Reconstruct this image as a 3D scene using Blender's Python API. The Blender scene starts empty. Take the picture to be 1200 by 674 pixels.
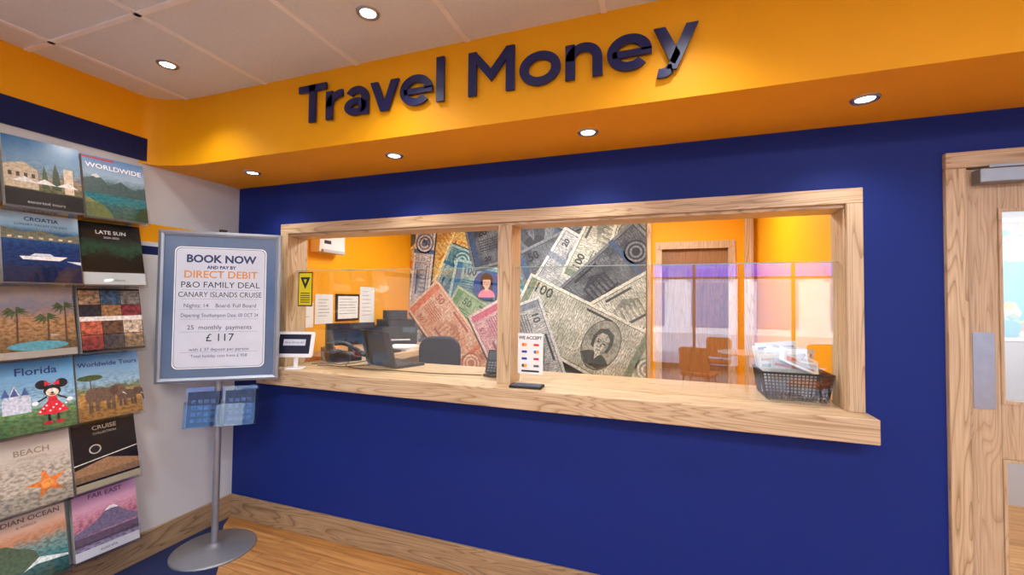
import bpy, math, random
from mathutils import Matrix, Vector
random.seed(4)
S = bpy.context.scene

# ------------------------------------------------------------------ materials
_mc = {}
def newmat(name):
    m = bpy.data.materials.new(name); m.use_nodes = True
    nt = m.node_tree
    return m, nt, nt.nodes['Principled BSDF']

def c4(c): return (c[0], c[1], c[2], 1)

def srgb(r, g, b):
    def f(x):
        x /= 255
        return x/12.92 if x <= .04045 else ((x+.055)/1.055)**2.4
    return (f(r), f(g), f(b))

def M(name, col, rough=.5, metal=0, var=.05, scale=7, bump=0, bscale=200, coat=0, spec=None):
    if name in _mc: return _mc[name]
    m, nt, b = newmat(name)
    tc = nt.nodes.new('ShaderNodeTexCoord')
    n = nt.nodes.new('ShaderNodeTexNoise'); n.inputs['Scale'].default_value = scale; n.inputs['Detail'].default_value = 3
    nt.links.new(tc.outputs['Object'], n.inputs['Vector'])
    r = nt.nodes.new('ShaderNodeValToRGB')
    r.color_ramp.elements[0].position = .3; r.color_ramp.elements[1].position = .7
    r.color_ramp.elements[0].color = c4([x*(1-var) for x in col])
    r.color_ramp.elements[1].color = c4([min(1, x*(1+var)) for x in col])
    nt.links.new(n.outputs['Fac'], r.inputs['Fac'])
    nt.links.new(r.outputs['Color'], b.inputs['Base Color'])
    b.inputs['Roughness'].default_value = rough; b.inputs['Metallic'].default_value = metal
    if coat: b.inputs['Coat Weight'].default_value = coat; b.inputs['Coat Roughness'].default_value = .05
    if spec is not None: b.inputs['Specular IOR Level'].default_value = spec
    if bump:
        n2 = nt.nodes.new('ShaderNodeTexNoise'); n2.inputs['Scale'].default_value = bscale
        nt.links.new(tc.outputs['Object'], n2.inputs['Vector'])
        bp = nt.nodes.new('ShaderNodeBump'); bp.inputs['Strength'].default_value = bump; bp.inputs['Distance'].default_value = .002
        nt.links.new(n2.outputs['Fac'], bp.inputs['Height']); nt.links.new(bp.outputs['Normal'], b.inputs['Normal'])
    _mc[name] = m
    return m

def emis(name, col, s):
    if name in _mc: return _mc[name]
    m, nt, b = newmat(name)
    b.inputs['Base Color'].default_value = c4(col)
    b.inputs['Emission Color'].default_value = c4(col); b.inputs['Emission Strength'].default_value = s
    _mc[name] = m; return m

def wood(name, dark, mid, light, axis='x', rough=.42, scale=1.0):
    if name in _mc: return _mc[name]
    m, nt, b = newmat(name)
    N = nt.nodes.new; L = nt.links.new
    tc = N('ShaderNodeTexCoord'); mp = N('ShaderNodeMapping')
    s = {'x': (.55, 7, 7), 'y': (7, .55, 7), 'z': (7, 7, .55)}[axis]
    mp.inputs['Scale'].default_value = [v*scale for v in s]
    L(tc.outputs['Object'], mp.inputs['Vector'])
    n1 = N('ShaderNodeTexNoise'); n1.inputs['Scale'].default_value = 1.3; n1.inputs['Detail'].default_value = 2; n1.inputs['Distortion'].default_value = .6
    L(mp.outputs['Vector'], n1.inputs['Vector'])
    mul = N('ShaderNodeMath'); mul.operation = 'MULTIPLY'; mul.inputs[1].default_value = 17
    L(n1.outputs['Fac'], mul.inputs[0])
    fr = N('ShaderNodeMath'); fr.operation = 'FRACT'; L(mul.outputs[0], fr.inputs[0])
    r = N('ShaderNodeValToRGB'); e = r.color_ramp.elements
    e[0].position = 0; e[0].color = c4(dark); e[1].position = 1; e[1].color = c4(mid)
    k = e.new(.22); k.color = c4(mid); k = e.new(.6); k.color = c4(light)
    L(fr.outputs[0], r.inputs['Fac'])
    mp2 = N('ShaderNodeMapping'); s2 = {'x': (4, 160, 160), 'y': (160, 4, 160), 'z': (160, 160, 4)}[axis]
    mp2.inputs['Scale'].default_value = s2; L(tc.outputs['Object'], mp2.inputs['Vector'])
    n2 = N('ShaderNodeTexNoise'); n2.inputs['Scale'].default_value = 1; n2.inputs['Detail'].default_value = 3
    L(mp2.outputs['Vector'], n2.inputs['Vector'])
    r2 = N('ShaderNodeValToRGB'); r2.color_ramp.elements[0].position = .3; r2.color_ramp.elements[0].color = (.8, .78, .75, 1)
    r2.color_ramp.elements[1].position = .6; r2.color_ramp.elements[1].color = (1, 1, 1, 1)
    L(n2.outputs['Fac'], r2.inputs['Fac'])
    mx = N('ShaderNodeMix'); mx.data_type = 'RGBA'; mx.blend_type = 'MULTIPLY'; mx.inputs[0].default_value = 1
    L(r.outputs['Color'], mx.inputs[6]); L(r2.outputs['Color'], mx.inputs[7])
    L(mx.outputs[2], b.inputs['Base Color'])
    b.inputs['Roughness'].default_value = rough
    _mc[name] = m; return m

ASH = (srgb(164, 130, 94), srgb(200, 170, 132), srgb(214, 186, 150))
ash_x = wood('ash_wood_x', *ASH, 'x'); ash_y = wood('ash_wood_y', *ASH, 'y'); ash_z = wood('ash_wood_z', *ASH, 'z')
oak_z = wood('oak_door_z', srgb(178, 146, 112), srgb(198, 168, 134), srgb(206, 178, 144), 'z', .45, 1.4)
SK = (srgb(122, 94, 68), srgb(160, 130, 98), srgb(176, 146, 112))
skirt_x = wood('skirting_x', *SK, 'x'); skirt_y = wood('skirting_y', *SK, 'y')
browndoor = wood('brown_door_z', srgb(128, 90, 52), srgb(146, 106, 64), srgb(156, 114, 70), 'z', .4, 1.2)

def floor_wood():
    m, nt, b = newmat('laminate_floor'); N = nt.nodes.new; L = nt.links.new
    tc = N('ShaderNodeTexCoord')
    br = N('ShaderNodeTexBrick'); br.offset = .37; br.squash = 1
    br.inputs['Scale'].default_value = 1; br.inputs['Brick Width'].default_value = .95; br.inputs['Row Height'].default_value = .085
    br.inputs['Mortar Size'].default_value = .0012; br.inputs['Bias'].default_value = 0
    br.inputs['Color1'].default_value = c4(srgb(180, 126, 70)); br.inputs['Color2'].default_value = c4(srgb(210, 156, 96)); br.inputs['Mortar'].default_value = c4(srgb(110, 72, 36))
    L(tc.outputs['Object'], br.inputs['Vector'])
    mp = N('ShaderNodeMapping'); mp.inputs['Scale'].default_value = (3, 50, 1); L(tc.outputs['Object'], mp.inputs['Vector'])
    n = N('ShaderNodeTexNoise'); n.inputs['Scale'].default_value = 1; n.inputs['Detail'].default_value = 5; n.inputs['Distortion'].default_value = .5
    L(mp.outputs['Vector'], n.inputs['Vector'])
    r = N('ShaderNodeValToRGB'); r.color_ramp.elements[0].position = .3; r.color_ramp.elements[0].color = (.62, .5, .38, 1)
    r.color_ramp.elements[1].position = .62; r.color_ramp.elements[1].color = (1, 1, 1, 1)
    L(n.outputs['Fac'], r.inputs['Fac'])
    mx = N('ShaderNodeMix'); mx.data_type = 'RGBA'; mx.blend_type = 'MULTIPLY'; mx.inputs[0].default_value = 1
    L(br.outputs['Color'], mx.inputs[6]); L(r.outputs['Color'], mx.inputs[7]); L(mx.outputs[2], b.inputs['Base Color'])
    b.inputs['Roughness'].default_value = .35
    return m

def glass(name, tint=(1, 1, 1), ior=1.5, boost=1.0):
    m, nt, b = newmat(name); nt.nodes.remove(b); N = nt.nodes.new; L = nt.links.new
    out = nt.nodes['Material Output']
    t = N('ShaderNodeBsdfTransparent'); t.inputs['Color'].default_value = c4(tint)
    g = N('ShaderNodeBsdfGlossy'); g.inputs['Roughness'].default_value = .0
    f = N('ShaderNodeFresnel')
    # thin pane: same air/glass reflectance on both faces
    ge = N('ShaderNodeNewGeometry'); mr = N('ShaderNodeMapRange'); mr.inputs['To Min'].default_value = ior; mr.inputs['To Max'].default_value = 1/ior
    L(ge.outputs['Backfacing'], mr.inputs['Value']); L(mr.outputs['Result'], f.inputs['IOR'])
    mu = N('ShaderNodeMath'); mu.operation = 'MULTIPLY'; mu.inputs[1].default_value = boost; mu.use_clamp = True
    L(f.outputs[0], mu.inputs[0])
    mx = N('ShaderNodeMixShader'); L(mu.outputs[0], mx.inputs[0]); L(t.outputs[0], mx.inputs[1]); L(g.outputs[0], mx.inputs[2])
    L(mx.outputs[0], out.inputs['Surface'])
    return m

def grad(name, stops, noise=.06, nscale=6, rough=.25, coat=.3, axis=1, mott=.5):
    """printed picture: horizontal bands (UV y) broken up by noise"""
    m, nt, b = newmat(name); N = nt.nodes.new; L = nt.links.new
    uv = N('ShaderNodeTexCoord'); sp = N('ShaderNodeSeparateXYZ'); L(uv.outputs['UV'], sp.inputs[0])
    n = N('ShaderNodeTexNoise'); n.inputs['Scale'].default_value = nscale; n.inputs['Detail'].default_value = 8; n.inputs['Roughness'].default_value = .65
    L(uv.outputs['UV'], n.inputs['Vector'])
    sb = N('ShaderNodeMath'); sb.operation = 'SUBTRACT'; sb.inputs[1].default_value = .5; L(n.outputs['Fac'], sb.inputs[0])
    ma = N('ShaderNodeMath'); ma.operation = 'MULTIPLY_ADD'; ma.inputs[1].default_value = noise*2.8
    L(sb.outputs[0], ma.inputs[0]); L(sp.outputs[axis], ma.inputs[2])
    r = N('ShaderNodeValToRGB'); e = r.color_ramp.elements
    for i, (p, c) in enumerate(stops):
        k = e[i] if i < 2 and i < len(e) else e.new(p)
        k.position = p; k.color = c4(srgb(*c))
    L(ma.outputs[0], r.inputs['Fac'])
    mp = N('ShaderNodeMapping'); mp.inputs['Scale'].default_value = (14, 28, 1); L(uv.outputs['UV'], mp.inputs['Vector'])
    n2 = N('ShaderNodeTexNoise'); n2.inputs['Scale'].default_value = 1; n2.inputs['Detail'].default_value = 8; L(mp.outputs['Vector'], n2.inputs['Vector'])
    r2 = N('ShaderNodeValToRGB'); r2.color_ramp.elements[0].position = .38; r2.color_ramp.elements[1].position = .58
    r2.color_ramp.elements[0].color = (1-mott, 1-mott, 1-mott, 1); L(n2.outputs['Fac'], r2.inputs['Fac'])
    # upper part (sky) stays smooth
    sm = N('ShaderNodeMapRange'); sm.inputs['From Min'].default_value = .75; sm.inputs['From Max'].default_value = .5; L(sp.outputs[1], sm.inputs['Value'])
    mx = N('ShaderNodeMix'); mx.data_type = 'RGBA'; mx.blend_type = 'MULTIPLY'; L(sm.outputs[0], mx.inputs[0])
    L(r.outputs['Color'], mx.inputs[6]); L(r2.outputs['Color'], mx.inputs[7]); L(mx.outputs[2], b.inputs['Base Color'])
    b.inputs['Roughness'].default_value = rough; b.inputs['Coat Weight'].default_value = coat
    return m

def note_mat(name, a, bcol, line, scale=14):
    m, nt, b = newmat(name); N = nt.nodes.new; L = nt.links.new
    uv = N('ShaderNodeTexCoord')
    w = N('ShaderNodeTexWave'); w.inputs['Scale'].default_value = scale; w.inputs['Distortion'].default_value = 9; w.inputs['Detail'].default_value = 2; w.inputs['Detail Scale'].default_value = 1.2
    L(uv.outputs['UV'], w.inputs['Vector'])
    n = N('ShaderNodeTexNoise'); n.inputs['Scale'].default_value = 5; n.inputs['Detail'].default_value = 8; L(uv.outputs['UV'], n.inputs['Vector'])
    r = N('ShaderNodeValToRGB'); r.color_ramp.elements[0].position = .38; r.color_ramp.elements[1].position = .62
    r.color_ramp.elements[0].color = c4(srgb(*a)); r.color_ramp.elements[1].color = c4(srgb(*bcol)); L(n.outputs['Fac'], r.inputs['Fac'])
    r2 = N('ShaderNodeValToRGB'); r2.color_ramp.elements[0].position = .6; r2.color_ramp.elements[0].color = (0, 0, 0, 1)
    r2.color_ramp.elements[1].position = .85; r2.color_ramp.elements[1].color = (.5, .5, .5, 1); L(w.outputs['Fac'], r2.inputs['Fac'])
    mx = N('ShaderNodeMix'); mx.data_type = 'RGBA'
    L(r2.outputs['Color'], mx.inputs[0]); L(r.outputs['Color'], mx.inputs[6]); mx.inputs[7].default_value = c4(srgb(*line))
    # fine engraved speckle
    n3 = N('ShaderNodeTexNoise'); n3.inputs['Scale'].default_value = 38; n3.inputs['Detail'].default_value = 6; L(uv.outputs['UV'], n3.inputs['Vector'])
    r3 = N('ShaderNodeValToRGB'); r3.color_ramp.elements[0].position = .42; r3.color_ramp.elements[0].color = (.55, .56, .56, 1); r3.color_ramp.elements[1].position = .56; L(n3.outputs['Fac'], r3.inputs['Fac'])
    m2 = N('ShaderNodeMix'); m2.data_type = 'RGBA'; m2.blend_type = 'MULTIPLY'; m2.inputs[0].default_value = .8
    L(mx.outputs[2], m2.inputs[6]); L(r3.outputs['Color'], m2.inputs[7])
    L(m2.outputs[2], b.inputs['Base Color']); b.inputs['Roughness'].default_value = .5
    return m

navy = M('navy_paint', srgb(15, 39, 118), .6, var=.02, bump=.1, bscale=350, spec=.25)
navydark = M('navy_band', srgb(12, 26, 82), .6, var=.02, spec=.3)
orange = M('orange_paint', srgb(243, 168, 4), .55, var=.015, bump=.08, bscale=350, spec=.3)
white = M('wall_offwhite', srgb(208, 208, 210), .6, var=.02)
tile = M('ceiling_tile', srgb(222, 226, 232), .9, var=.03, scale=90, bump=.3, bscale=400)
tbar = M('ceiling_tbar', srgb(238, 238, 240), .5)
carpet = M('navy_carpet', srgb(26, 38, 84), .95, var=.3, scale=220, bump=.6, bscale=500)
lam = floor_wood()
steel = M('brushed_steel', srgb(176, 180, 188), .3, .85, var=.05, scale=30)
silverp = M('silver_frame', srgb(150, 156, 166), .35, .6)
black = M('black_plastic', srgb(15, 15, 17), .35)
blackm = M('black_matte', srgb(20, 21, 24), .6)
paper = M('paper_white', srgb(236, 236, 236), .6, var=.02)
pages = M('page_edges', srgb(200, 198, 194), .8, var=.15, scale=120)
whitep = M('white_plastic', srgb(236, 236, 238), .3)
navyink = M('navy_ink', srgb(44, 58, 104), .5)
orangeink = M('orange_ink', srgb(226, 150, 60), .5)
blackink = M('black_ink', srgb(30, 30, 36), .5)
whiteink = M('white_ink', srgb(248, 248, 248), .5)
letterm = M('navy_letter', srgb(14, 24, 84), .38)
screeng = glass('counter_glass', (.97, .985, .98), 1.5, 2.0)
clear = glass('clear_acrylic', (.93, .95, .96), 1.45, 1.1)
wing = glass('window_glass', (.98, .99, 1), 1.3)
bluevinyl = glass('blue_window_film', (.22, .45, .95), 1.3)

# ------------------------------------------------------------------ mesh helpers
class B:
    def __init__(s): s.v = []; s.f = []; s.m = []; s.mats = []; s.sm = []
    def mi(s, mat):
        if mat not in s.mats: s.mats.append(mat)
        return s.mats.index(mat)
    def add(s, vs, fs, mat, smooth=False, T=None):
        o = len(s.v)
        for p in vs:
            p = Vector(p)
            s.v.append(T @ p if T else p)
        k = s.mi(mat)
        for f in fs: s.f.append([o+i for i in f]); s.m.append(k); s.sm.append(smooth)
    def box(s, x0, x1, y0, y1, z0, z1, mat, T=None):
        vs = [(x, y, z) for z in (z0, z1) for y in (y0, y1) for x in (x0, x1)]
        s.add(vs, [(0, 2, 3, 1), (4, 5, 7, 6), (0, 1, 5, 4), (2, 6, 7, 3), (0, 4, 6, 2), (1, 3, 7, 5)], mat, T=T)
    def prism(s, pts, z0, z1, mat, T=None):
        n = len(pts)
        vs = [(p[0], p[1], z0) for p in pts] + [(p[0], p[1], z1) for p in pts]
        fs = [tuple(reversed(range(n))), tuple(range(n, 2*n))] + [(i, (i+1) % n, n+(i+1) % n, n+i) for i in range(n)]
        s.add(vs, fs, mat, T=T)
    def cyl(s, p0, p1, r0, mat, r1=None, seg=24, T=None):
        p0 = Vector(p0); p1 = Vector(p1); r1 = r0 if r1 is None else r1
        d = (p1-p0).normalized(); a = d.orthogonal().normalized(); c = d.cross(a)
        vs = []
        for p, r in ((p0, r0), (p1, r1)):
            for i in range(seg):
                t = 2*math.pi*i/seg; vs.append(p+a*math.cos(t)*r+c*math.sin(t)*r)
        s.add(vs, [(i, (i+1) % seg, seg+(i+1) % seg, seg+i) for i in range(seg)], mat, True, T)
        s.add(vs, [tuple(reversed(range(seg))), tuple(range(seg, 2*seg))], mat, False, T)
    def lathe(s, prof, mat, seg=32, T=None):
        vs = []; fs = []; n = len(prof)
        for r, z in prof:
            for i in range(seg):
                t = 2*math.pi*i/seg; vs.append((r*math.cos(t), r*math.sin(t), z))
        for k in range(n-1):
            for i in range(seg): fs.append((k*seg+i, k*seg+(i+1) % seg, (k+1)*seg+(i+1) % seg, (k+1)*seg+i))
        s.add(vs, fs, mat, True, T)
    def done(s, name, parent=None, bevel=0, loc=None):
        me = bpy.data.meshes.new(name); me.from_pydata([tuple(v) for v in s.v], [], s.f)
        for m in s.mats: me.materials.append(m)
        for i, p in enumerate(me.polygons): p.material_index = s.m[i]; p.use_smooth = s.sm[i]
        me.update()
        o = bpy.data.objects.new(name, me); S.collection.objects.link(o)
        if parent: o.parent = parent
        if loc: o.location = loc
        if bevel:
            md = o.modifiers.new('bevel', 'BEVEL'); md.width = bevel; md.segments = 2; md.limit_method = 'ANGLE'; md.angle_limit = math.radians(50)
        return o

def group(name, mat=None):
    e = bpy.data.objects.new(name, None); e.empty_display_size = .05
    S.collection.objects.link(e)
    if mat is not None: e.matrix_world = mat
    return e

def frame_mat(o, X, Y, Z):
    return Matrix(((X[0], Y[0], Z[0], o[0]), (X[1], Y[1], Z[1], o[1]), (X[2], Y[2], Z[2], o[2]), (0, 0, 0, 1)))
def on_left(o, lean=0):
    return frame_mat(o, (0, 1, 0), (0, 0, 1), (1, 0, 0)) @ Matrix.Rotation(-math.radians(lean), 4, 'X')
def on_back(o, lean=0):
    return frame_mat(o, (1, 0, 0), (0, 0, 1), (0, -1, 0)) @ Matrix.Rotation(-math.radians(lean), 4, 'X')

def flat(parent, name, pts, z, mat, uvr=None):
    """flat polygon in parent's XY plane"""
    me = bpy.data.meshes.new(name); me.from_pydata([(p[0], p[1], z) for p in pts], [], [tuple(range(len(pts)))])
    me.materials.append(mat); uv = me.uv_layers.new(name='UVMap')
    xs = [p[0] for p in pts]; ys = [p[1] for p in pts]
    x0, x1, y0, y1 = uvr or (min(xs), max(xs), min(ys), max(ys))
    for l in me.loops:
        p = pts[l.vertex_index]; uv.data[l.index].uv = ((p[0]-x0)/(x1-x0), (p[1]-y0)/(y1-y0))
    o = bpy.data.objects.new(name, me); S.collection.objects.link(o); o.parent = parent
    return o
def R(x0, x1, y0, y1): return [(x0, y0), (x1, y0), (x1, y1), (x0, y1)]
def E(cx, cy, rx, ry, n=28, a0=0, a1=360):
    return [(cx+rx*math.cos(math.radians(a0+(a1-a0)*i/n)), cy+ry*math.sin(math.radians(a0+(a1-a0)*i/n))) for i in range(n if a1-a0 == 360 else n+1)]
def RR(x0, x1, y0, y1, r, n=6):
    pts = []
    for cx, cy, a in ((x1-r, y0+r, -90), (x1-r, y1-r, 0), (x0+r, y1-r, 90), (x0+r, y0+r, 180)):
        pts += [(cx+r*math.cos(math.radians(a+90*i/n)), cy+r*math.sin(math.radians(a+90*i/n))) for i in range(n+1)]
    return pts
def text(parent, s, size, x, y, z, mat, align='CENTER', off=0, ext=0, sx=1, rot=0):
    cu = bpy.data.curves.new('text_'+s[:8].strip().lower().replace(' ', '_'), 'FONT'); cu.body = s; cu.size = size
    cu.align_x = align; cu.offset = off; cu.extrude = ext; cu.materials.append(mat)
    cu.resolution_u = 3
    o = bpy.data.objects.new('lettering', cu); S.collection.objects.link(o); o.parent = parent
    o.location = (x, y, z); o.scale = (sx, 1, 1); o.rotation_euler = (0, 0, rot)
    return o

# ------------------------------------------------------------------ room shell
CZ = 2.66; SZ = 2.27; FY = -.49; RX = 7.0; BY = -8.0
WX0, WX1, WZ0, WZ1 = .45, 3.57, 1.0, 1.95       # hatch opening in navy wall
DX0, DX1, DZ = 3.92, 4.84, 2.05                 # doorway
b = B(); T0, T1 = 0, .13
b.box(-.1, WX0, T0, T1, 0, CZ, navy); b.box(WX0, WX1, T0, T1, 0, WZ0-.06, navy); b.box(WX0, WX1, T0, T1, WZ1, CZ, navy)
b.box(WX1, DX0, T0, T1, 0, CZ, navy); b.box(DX0, DX1, T0, T1, DZ, CZ, navy); b.box(DX1, RX+.1, T0, T1, 0, CZ, navy)
b.done('wall_back')
# office-side skin of the navy wall (orange)
b = B()
b.box(0, WX0, T1, T1+.01, 0, 2.5, orange); b.box(WX0, 3.6, T1, T1+.01, WZ1, 2.5, orange); b.box(WX1, 3.6, T1, T1+.01, 0, WZ1, orange)
b.box(WX0, WX1, T1, T1+.01, 0, WZ0-.06, orange)
b.done('wall_office_front')

b = B()
b.box(-.1, 0, BY, 0, 0, 1.75, white); b.box(-.1, 0, BY, 0, 1.75, 1.80, navydark); b.box(-.1, 0, BY, 0, 1.80, 1.825, white)
b.box(-.1, 0, BY, 0, 1.825, 1.93, orange); b.box(-.1, 0, BY, 0, 1.93, 2.285, white); b.box(-.1, 0, BY, 0, 2.285, CZ, orange)
b.done('wall_left')
b = B(); b.box(0, .012, BY, -.575, 2.285, 2.415, navydark); b.done('trim_1')
b = B(); b.box(RX, RX+.1, BY, 0, 0, CZ, white); b.done('wall_right')

# floor
bx = [(0, .0), (.08, -.11), (.18, -.2), (.3, -.29), (.43, -.39), (.556, -.51), (.78, -.75), (1.0, -1.1), (1.12, -1.6), (1.2, -2.5), (1.2, BY)]
b = B()
for (xa, ya), (xb, yb) in zip(bx[:-1], bx[1:]):
    if xa == 0: b.add([(0, ya, 0), (xb, yb, 0), (0, yb, 0)], [(0, 2, 1)], carpet)
    else: b.add([(0, ya, 0), (xa, ya, 0), (xb, yb, 0), (0, yb, 0)], [(0, 3, 2, 1)], carpet)
    b.add([(xa, ya, 0), (RX, ya, 0), (RX, yb, 0), (xb, yb, 0)], [(0, 3, 2, 1)], lam)
b.box(-.1, RX+.1, BY, 0, -.1, -.002, lam)
b.box(-.1, RX+.1, .0, 2.3, -.1, 0, lam)
b.done('floor')

# ceiling with suspended grid
b = B(); b.box(-.1, RX+.1, BY, .0, CZ, CZ+.1, tile)
x = .2
while x < RX: b.box(x-.012, x+.012, BY, FY, CZ-.005, CZ, tbar); x += .6
y = -1.09
while y > BY: b.box(0, RX, y-.012, y+.012, CZ-.005, CZ, tbar); y -= .6
b.done('ceiling')

# bulkhead with curved corner
rx, ry = .34, .13
b = B(); b.box(rx, RX, FY, 0, SZ, CZ, orange); b.done('ceiling_bulkhead')
pts = [(rx, 0)]
for i in range(17):
    t = math.radians(90+90*i/16)   # from (rx,FY) round to (0,FY-ry)
    pts.append((rx + rx*math.cos(t), FY-ry + ry*math.sin(t)))
pts.append((0, 0))
b = B(); b.prism(pts[::-1], SZ, CZ, orange); b.done('ceiling_bulkhead_corner')

# baseboards
b = B(); b.box(.018, 3.88, -.018, 0, 0, .152, skirt_x); b.box(DX1+.04, RX, -.018, 0, 0, .152, skirt_x); b.done('baseboard_back', bevel=.004)
b = B(); b.box(0, .018, BY, 0, 0, .152, skirt_y); b.done('baseboard_left', bevel=.004)

# ------------------------------------------------------------------ hatch: frame, counter, glass
g = group('serving_hatch_frame')
b = B()
b.box(.41, 3.61, -.02, 0, 1.93, 1.995, ash_x)                         # head architrave
b.box(.41, 3.61, 0, .15, 1.915, 1.95, ash_x); b.done('head', g, .003)
b = B(); b.box(.41, .475, -.02, 0, 1.054, 1.93, ash_z); b.box(.45, .475, 0, .15, 1.054, 1.915, ash_z)
b.box(3.55, 3.61, -.02, 0, 1.054, 1.93, ash_z); b.box(3.545, 3.57, 0, .15, 1.054, 1.915, ash_z)
b.box(1.965, 2.045, -.01, .15, 1.054, 1.915, ash_z); b.done('jambs_and_post', g, .003)
b = B(); b.box(.35, 3.62, -.125, .0, .955, 1.054, ash_x); b.box(.451, 3.569, 0, .48, .955, 1.054, ash_x)
b.done('serving_counter', bevel=.004)
g = group('glass_screen')
for i, (xa, xb) in enumerate(((.476, 1.964), (2.046, 3.544))):
    b = B(); b.box(xa, xb, .062, .068, 1.055, 1.69, screeng); b.done('pane_%d' % (i+1), g)
    b = B(); b.box(xa, xb, .0615, .0685, 1.688, 1.692, M('glass_edge', srgb(150, 176, 168), .2)); b.done('polished_edge_%d' % (i+1), g)

# ------------------------------------------------------------------ back office
b = B(); b.box(-.1, 0, .0, 2.26, 0, 2.5, orange); b.done('wall_office_left')
OY = 2.16
b = B(); b.box(-.1, 2.74, OY, OY+.1, 0, 2.5, orange); b.box(2.74, 3.42, OY, OY+.1, 2.0, 2.5, orange); b.box(3.42, 3.7, OY, OY+.1, 0, 2.5, orange)
b.done('wall_office_back')
b = B(); b.box(3.6, 3.7, .14, OY, 0, 2.5, orange); b.done('wall_office_right')
b = B(); b.box(-.1, 3.7, .0, 2.3, 2.5, 2.6, tile); b.done('ceiling_office')
b = B(); b.box(2.66, 2.70, OY-.02, OY, 0, 2.5, ash_z); b.box(3.5, 3.57, OY-.05, OY, 0, 2.5, ash_z); b.done('trim_2', bevel=.003)
g = group('door_2')
b = B(); b.box(2.74, 2.80, OY-.02, OY+.1, 0, 2.0, oak_z); b.box(3.37, 3.43, OY-.02, OY+.1, 0, 2.0, oak_z); b.box(2.74, 3.43, OY-.02, OY+.1, 2.0, 2.07, oak_z); b.done('door_frame', g, .003)
b = B(); b.box(2.80, 3.37, OY+.03, OY+.07, .005, 2.0, browndoor); b.cyl((3.3, OY+.03, 1.0), (3.3, OY-.02, 1.0), .01, steel); b.box(3.2, 3.31, OY-.03, OY-.015, .99, 1.01, steel); b.done('door_leaf', g)

# banknote mural
g = group('banknote_mural', on_back((0, OY-.004, 0)))
MX0, MX1, MZ0, MZ1 = .01, 2.655, .3, 2.48
b = B(); b.box(MX0, MX1, MZ0, MZ1, -.003, .0, M('mural_base', srgb(92, 100, 96), .5, var=.4, scale=5)); b.done('backing', g)
def clip(pts):
    for ax, lim, sg in ((0, MX0, 1), (0, MX1, -1), (1, MZ0, 1), (1, MZ1, -1)):
        out = []
        for i in range(len(pts)):
            p, q = pts[i-1], pts[i]
            ip = (p[ax]-lim)*sg >= 0; iq = (q[ax]-lim)*sg >= 0
            if ip != iq:
                t = (lim-p[ax])/(q[ax]-p[ax]); out.append(tuple(p[k]+t*(q[k]-p[k]) for k in range(2)))
            if iq: out.append(q)
        pts = out
        if not pts: return pts
    return pts
def mural_poly(loc, cx, cz, ang, z, mat, name):
    ca, sa = math.cos(ang), math.sin(ang)
    w = [(cx+p[0]*ca-p[1]*sa, cz+p[0]*sa+p[1]*ca) for p in loc]
    w = clip(w)
    if len(w) < 3: return
    me = bpy.data.meshes.new(name); me.from_pydata([(p[0], p[1], z) for p in w], [], [tuple(range(len(w)))])
    me.materials.append(mat); uv = me.uv_layers.new(name='UVMap')
    for l in me.loops:
        p = w[l.vertex_index]; dx, dz = p[0]-cx, p[1]-cz
        uv.data[l.index].uv = (dx*ca+dz*sa, -dx*sa+dz*ca)
    o = bpy.data.objects.new(name, me); S.collection.objects.link(o); o.parent = g
# kind: dark tone, light tone, ink, accent
NC = {'green': ((112, 160, 112), (170, 198, 156), (50, 96, 66), (84, 136, 90)), 'yellow': ((226, 194, 104), (236, 220, 160), (170, 96, 50), (214, 130, 70)),
      'teal': ((72, 136, 150), (164, 202, 202), (24, 74, 108), (40, 108, 150)), 'peach': ((226, 164, 122), (240, 208, 180), (160, 84, 62), (208, 116, 80)),
      'dollar': ((170, 174, 158), (212, 214, 200), (56, 64, 60), (110, 126, 106)), 'dark': ((52, 60, 74), (112, 120, 126), (20, 25, 34), (54, 78, 110)),
      'grey': ((152, 158, 162), (206, 210, 210), (50, 58, 66), (112, 124, 138)), 'blue': ((150, 170, 198), (222, 228, 234), (40, 70, 124), (70, 110, 166)),
      'pink': ((210, 150, 160), (234, 206, 206), (136, 60, 86), (190, 90, 116))}
def lighter(c, k): return tuple(min(255, int(v+k)) for v in c)
NM = {k: (note_mat('note_'+k, *v[:3]), M('noteink_'+k, srgb(*v[2]), .5, var=.3, scale=20), note_mat('notebg_'+k, v[1], lighter(v[1], 20), v[0], 26), M('noteacc_'+k, srgb(*v[3]), .5, var=.35, scale=40), note_mat('notemid_'+k, tuple(int(.5*p+.5*q) for p, q in zip(v[0], v[2])), v[0], v[2], 40)) for k, v in NC.items()}
faceskin = M('print_face', srgb(206, 168, 146), .5, var=.15, scale=12); hairm = M('print_hair', srgb(40, 30, 30), .5)
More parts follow.
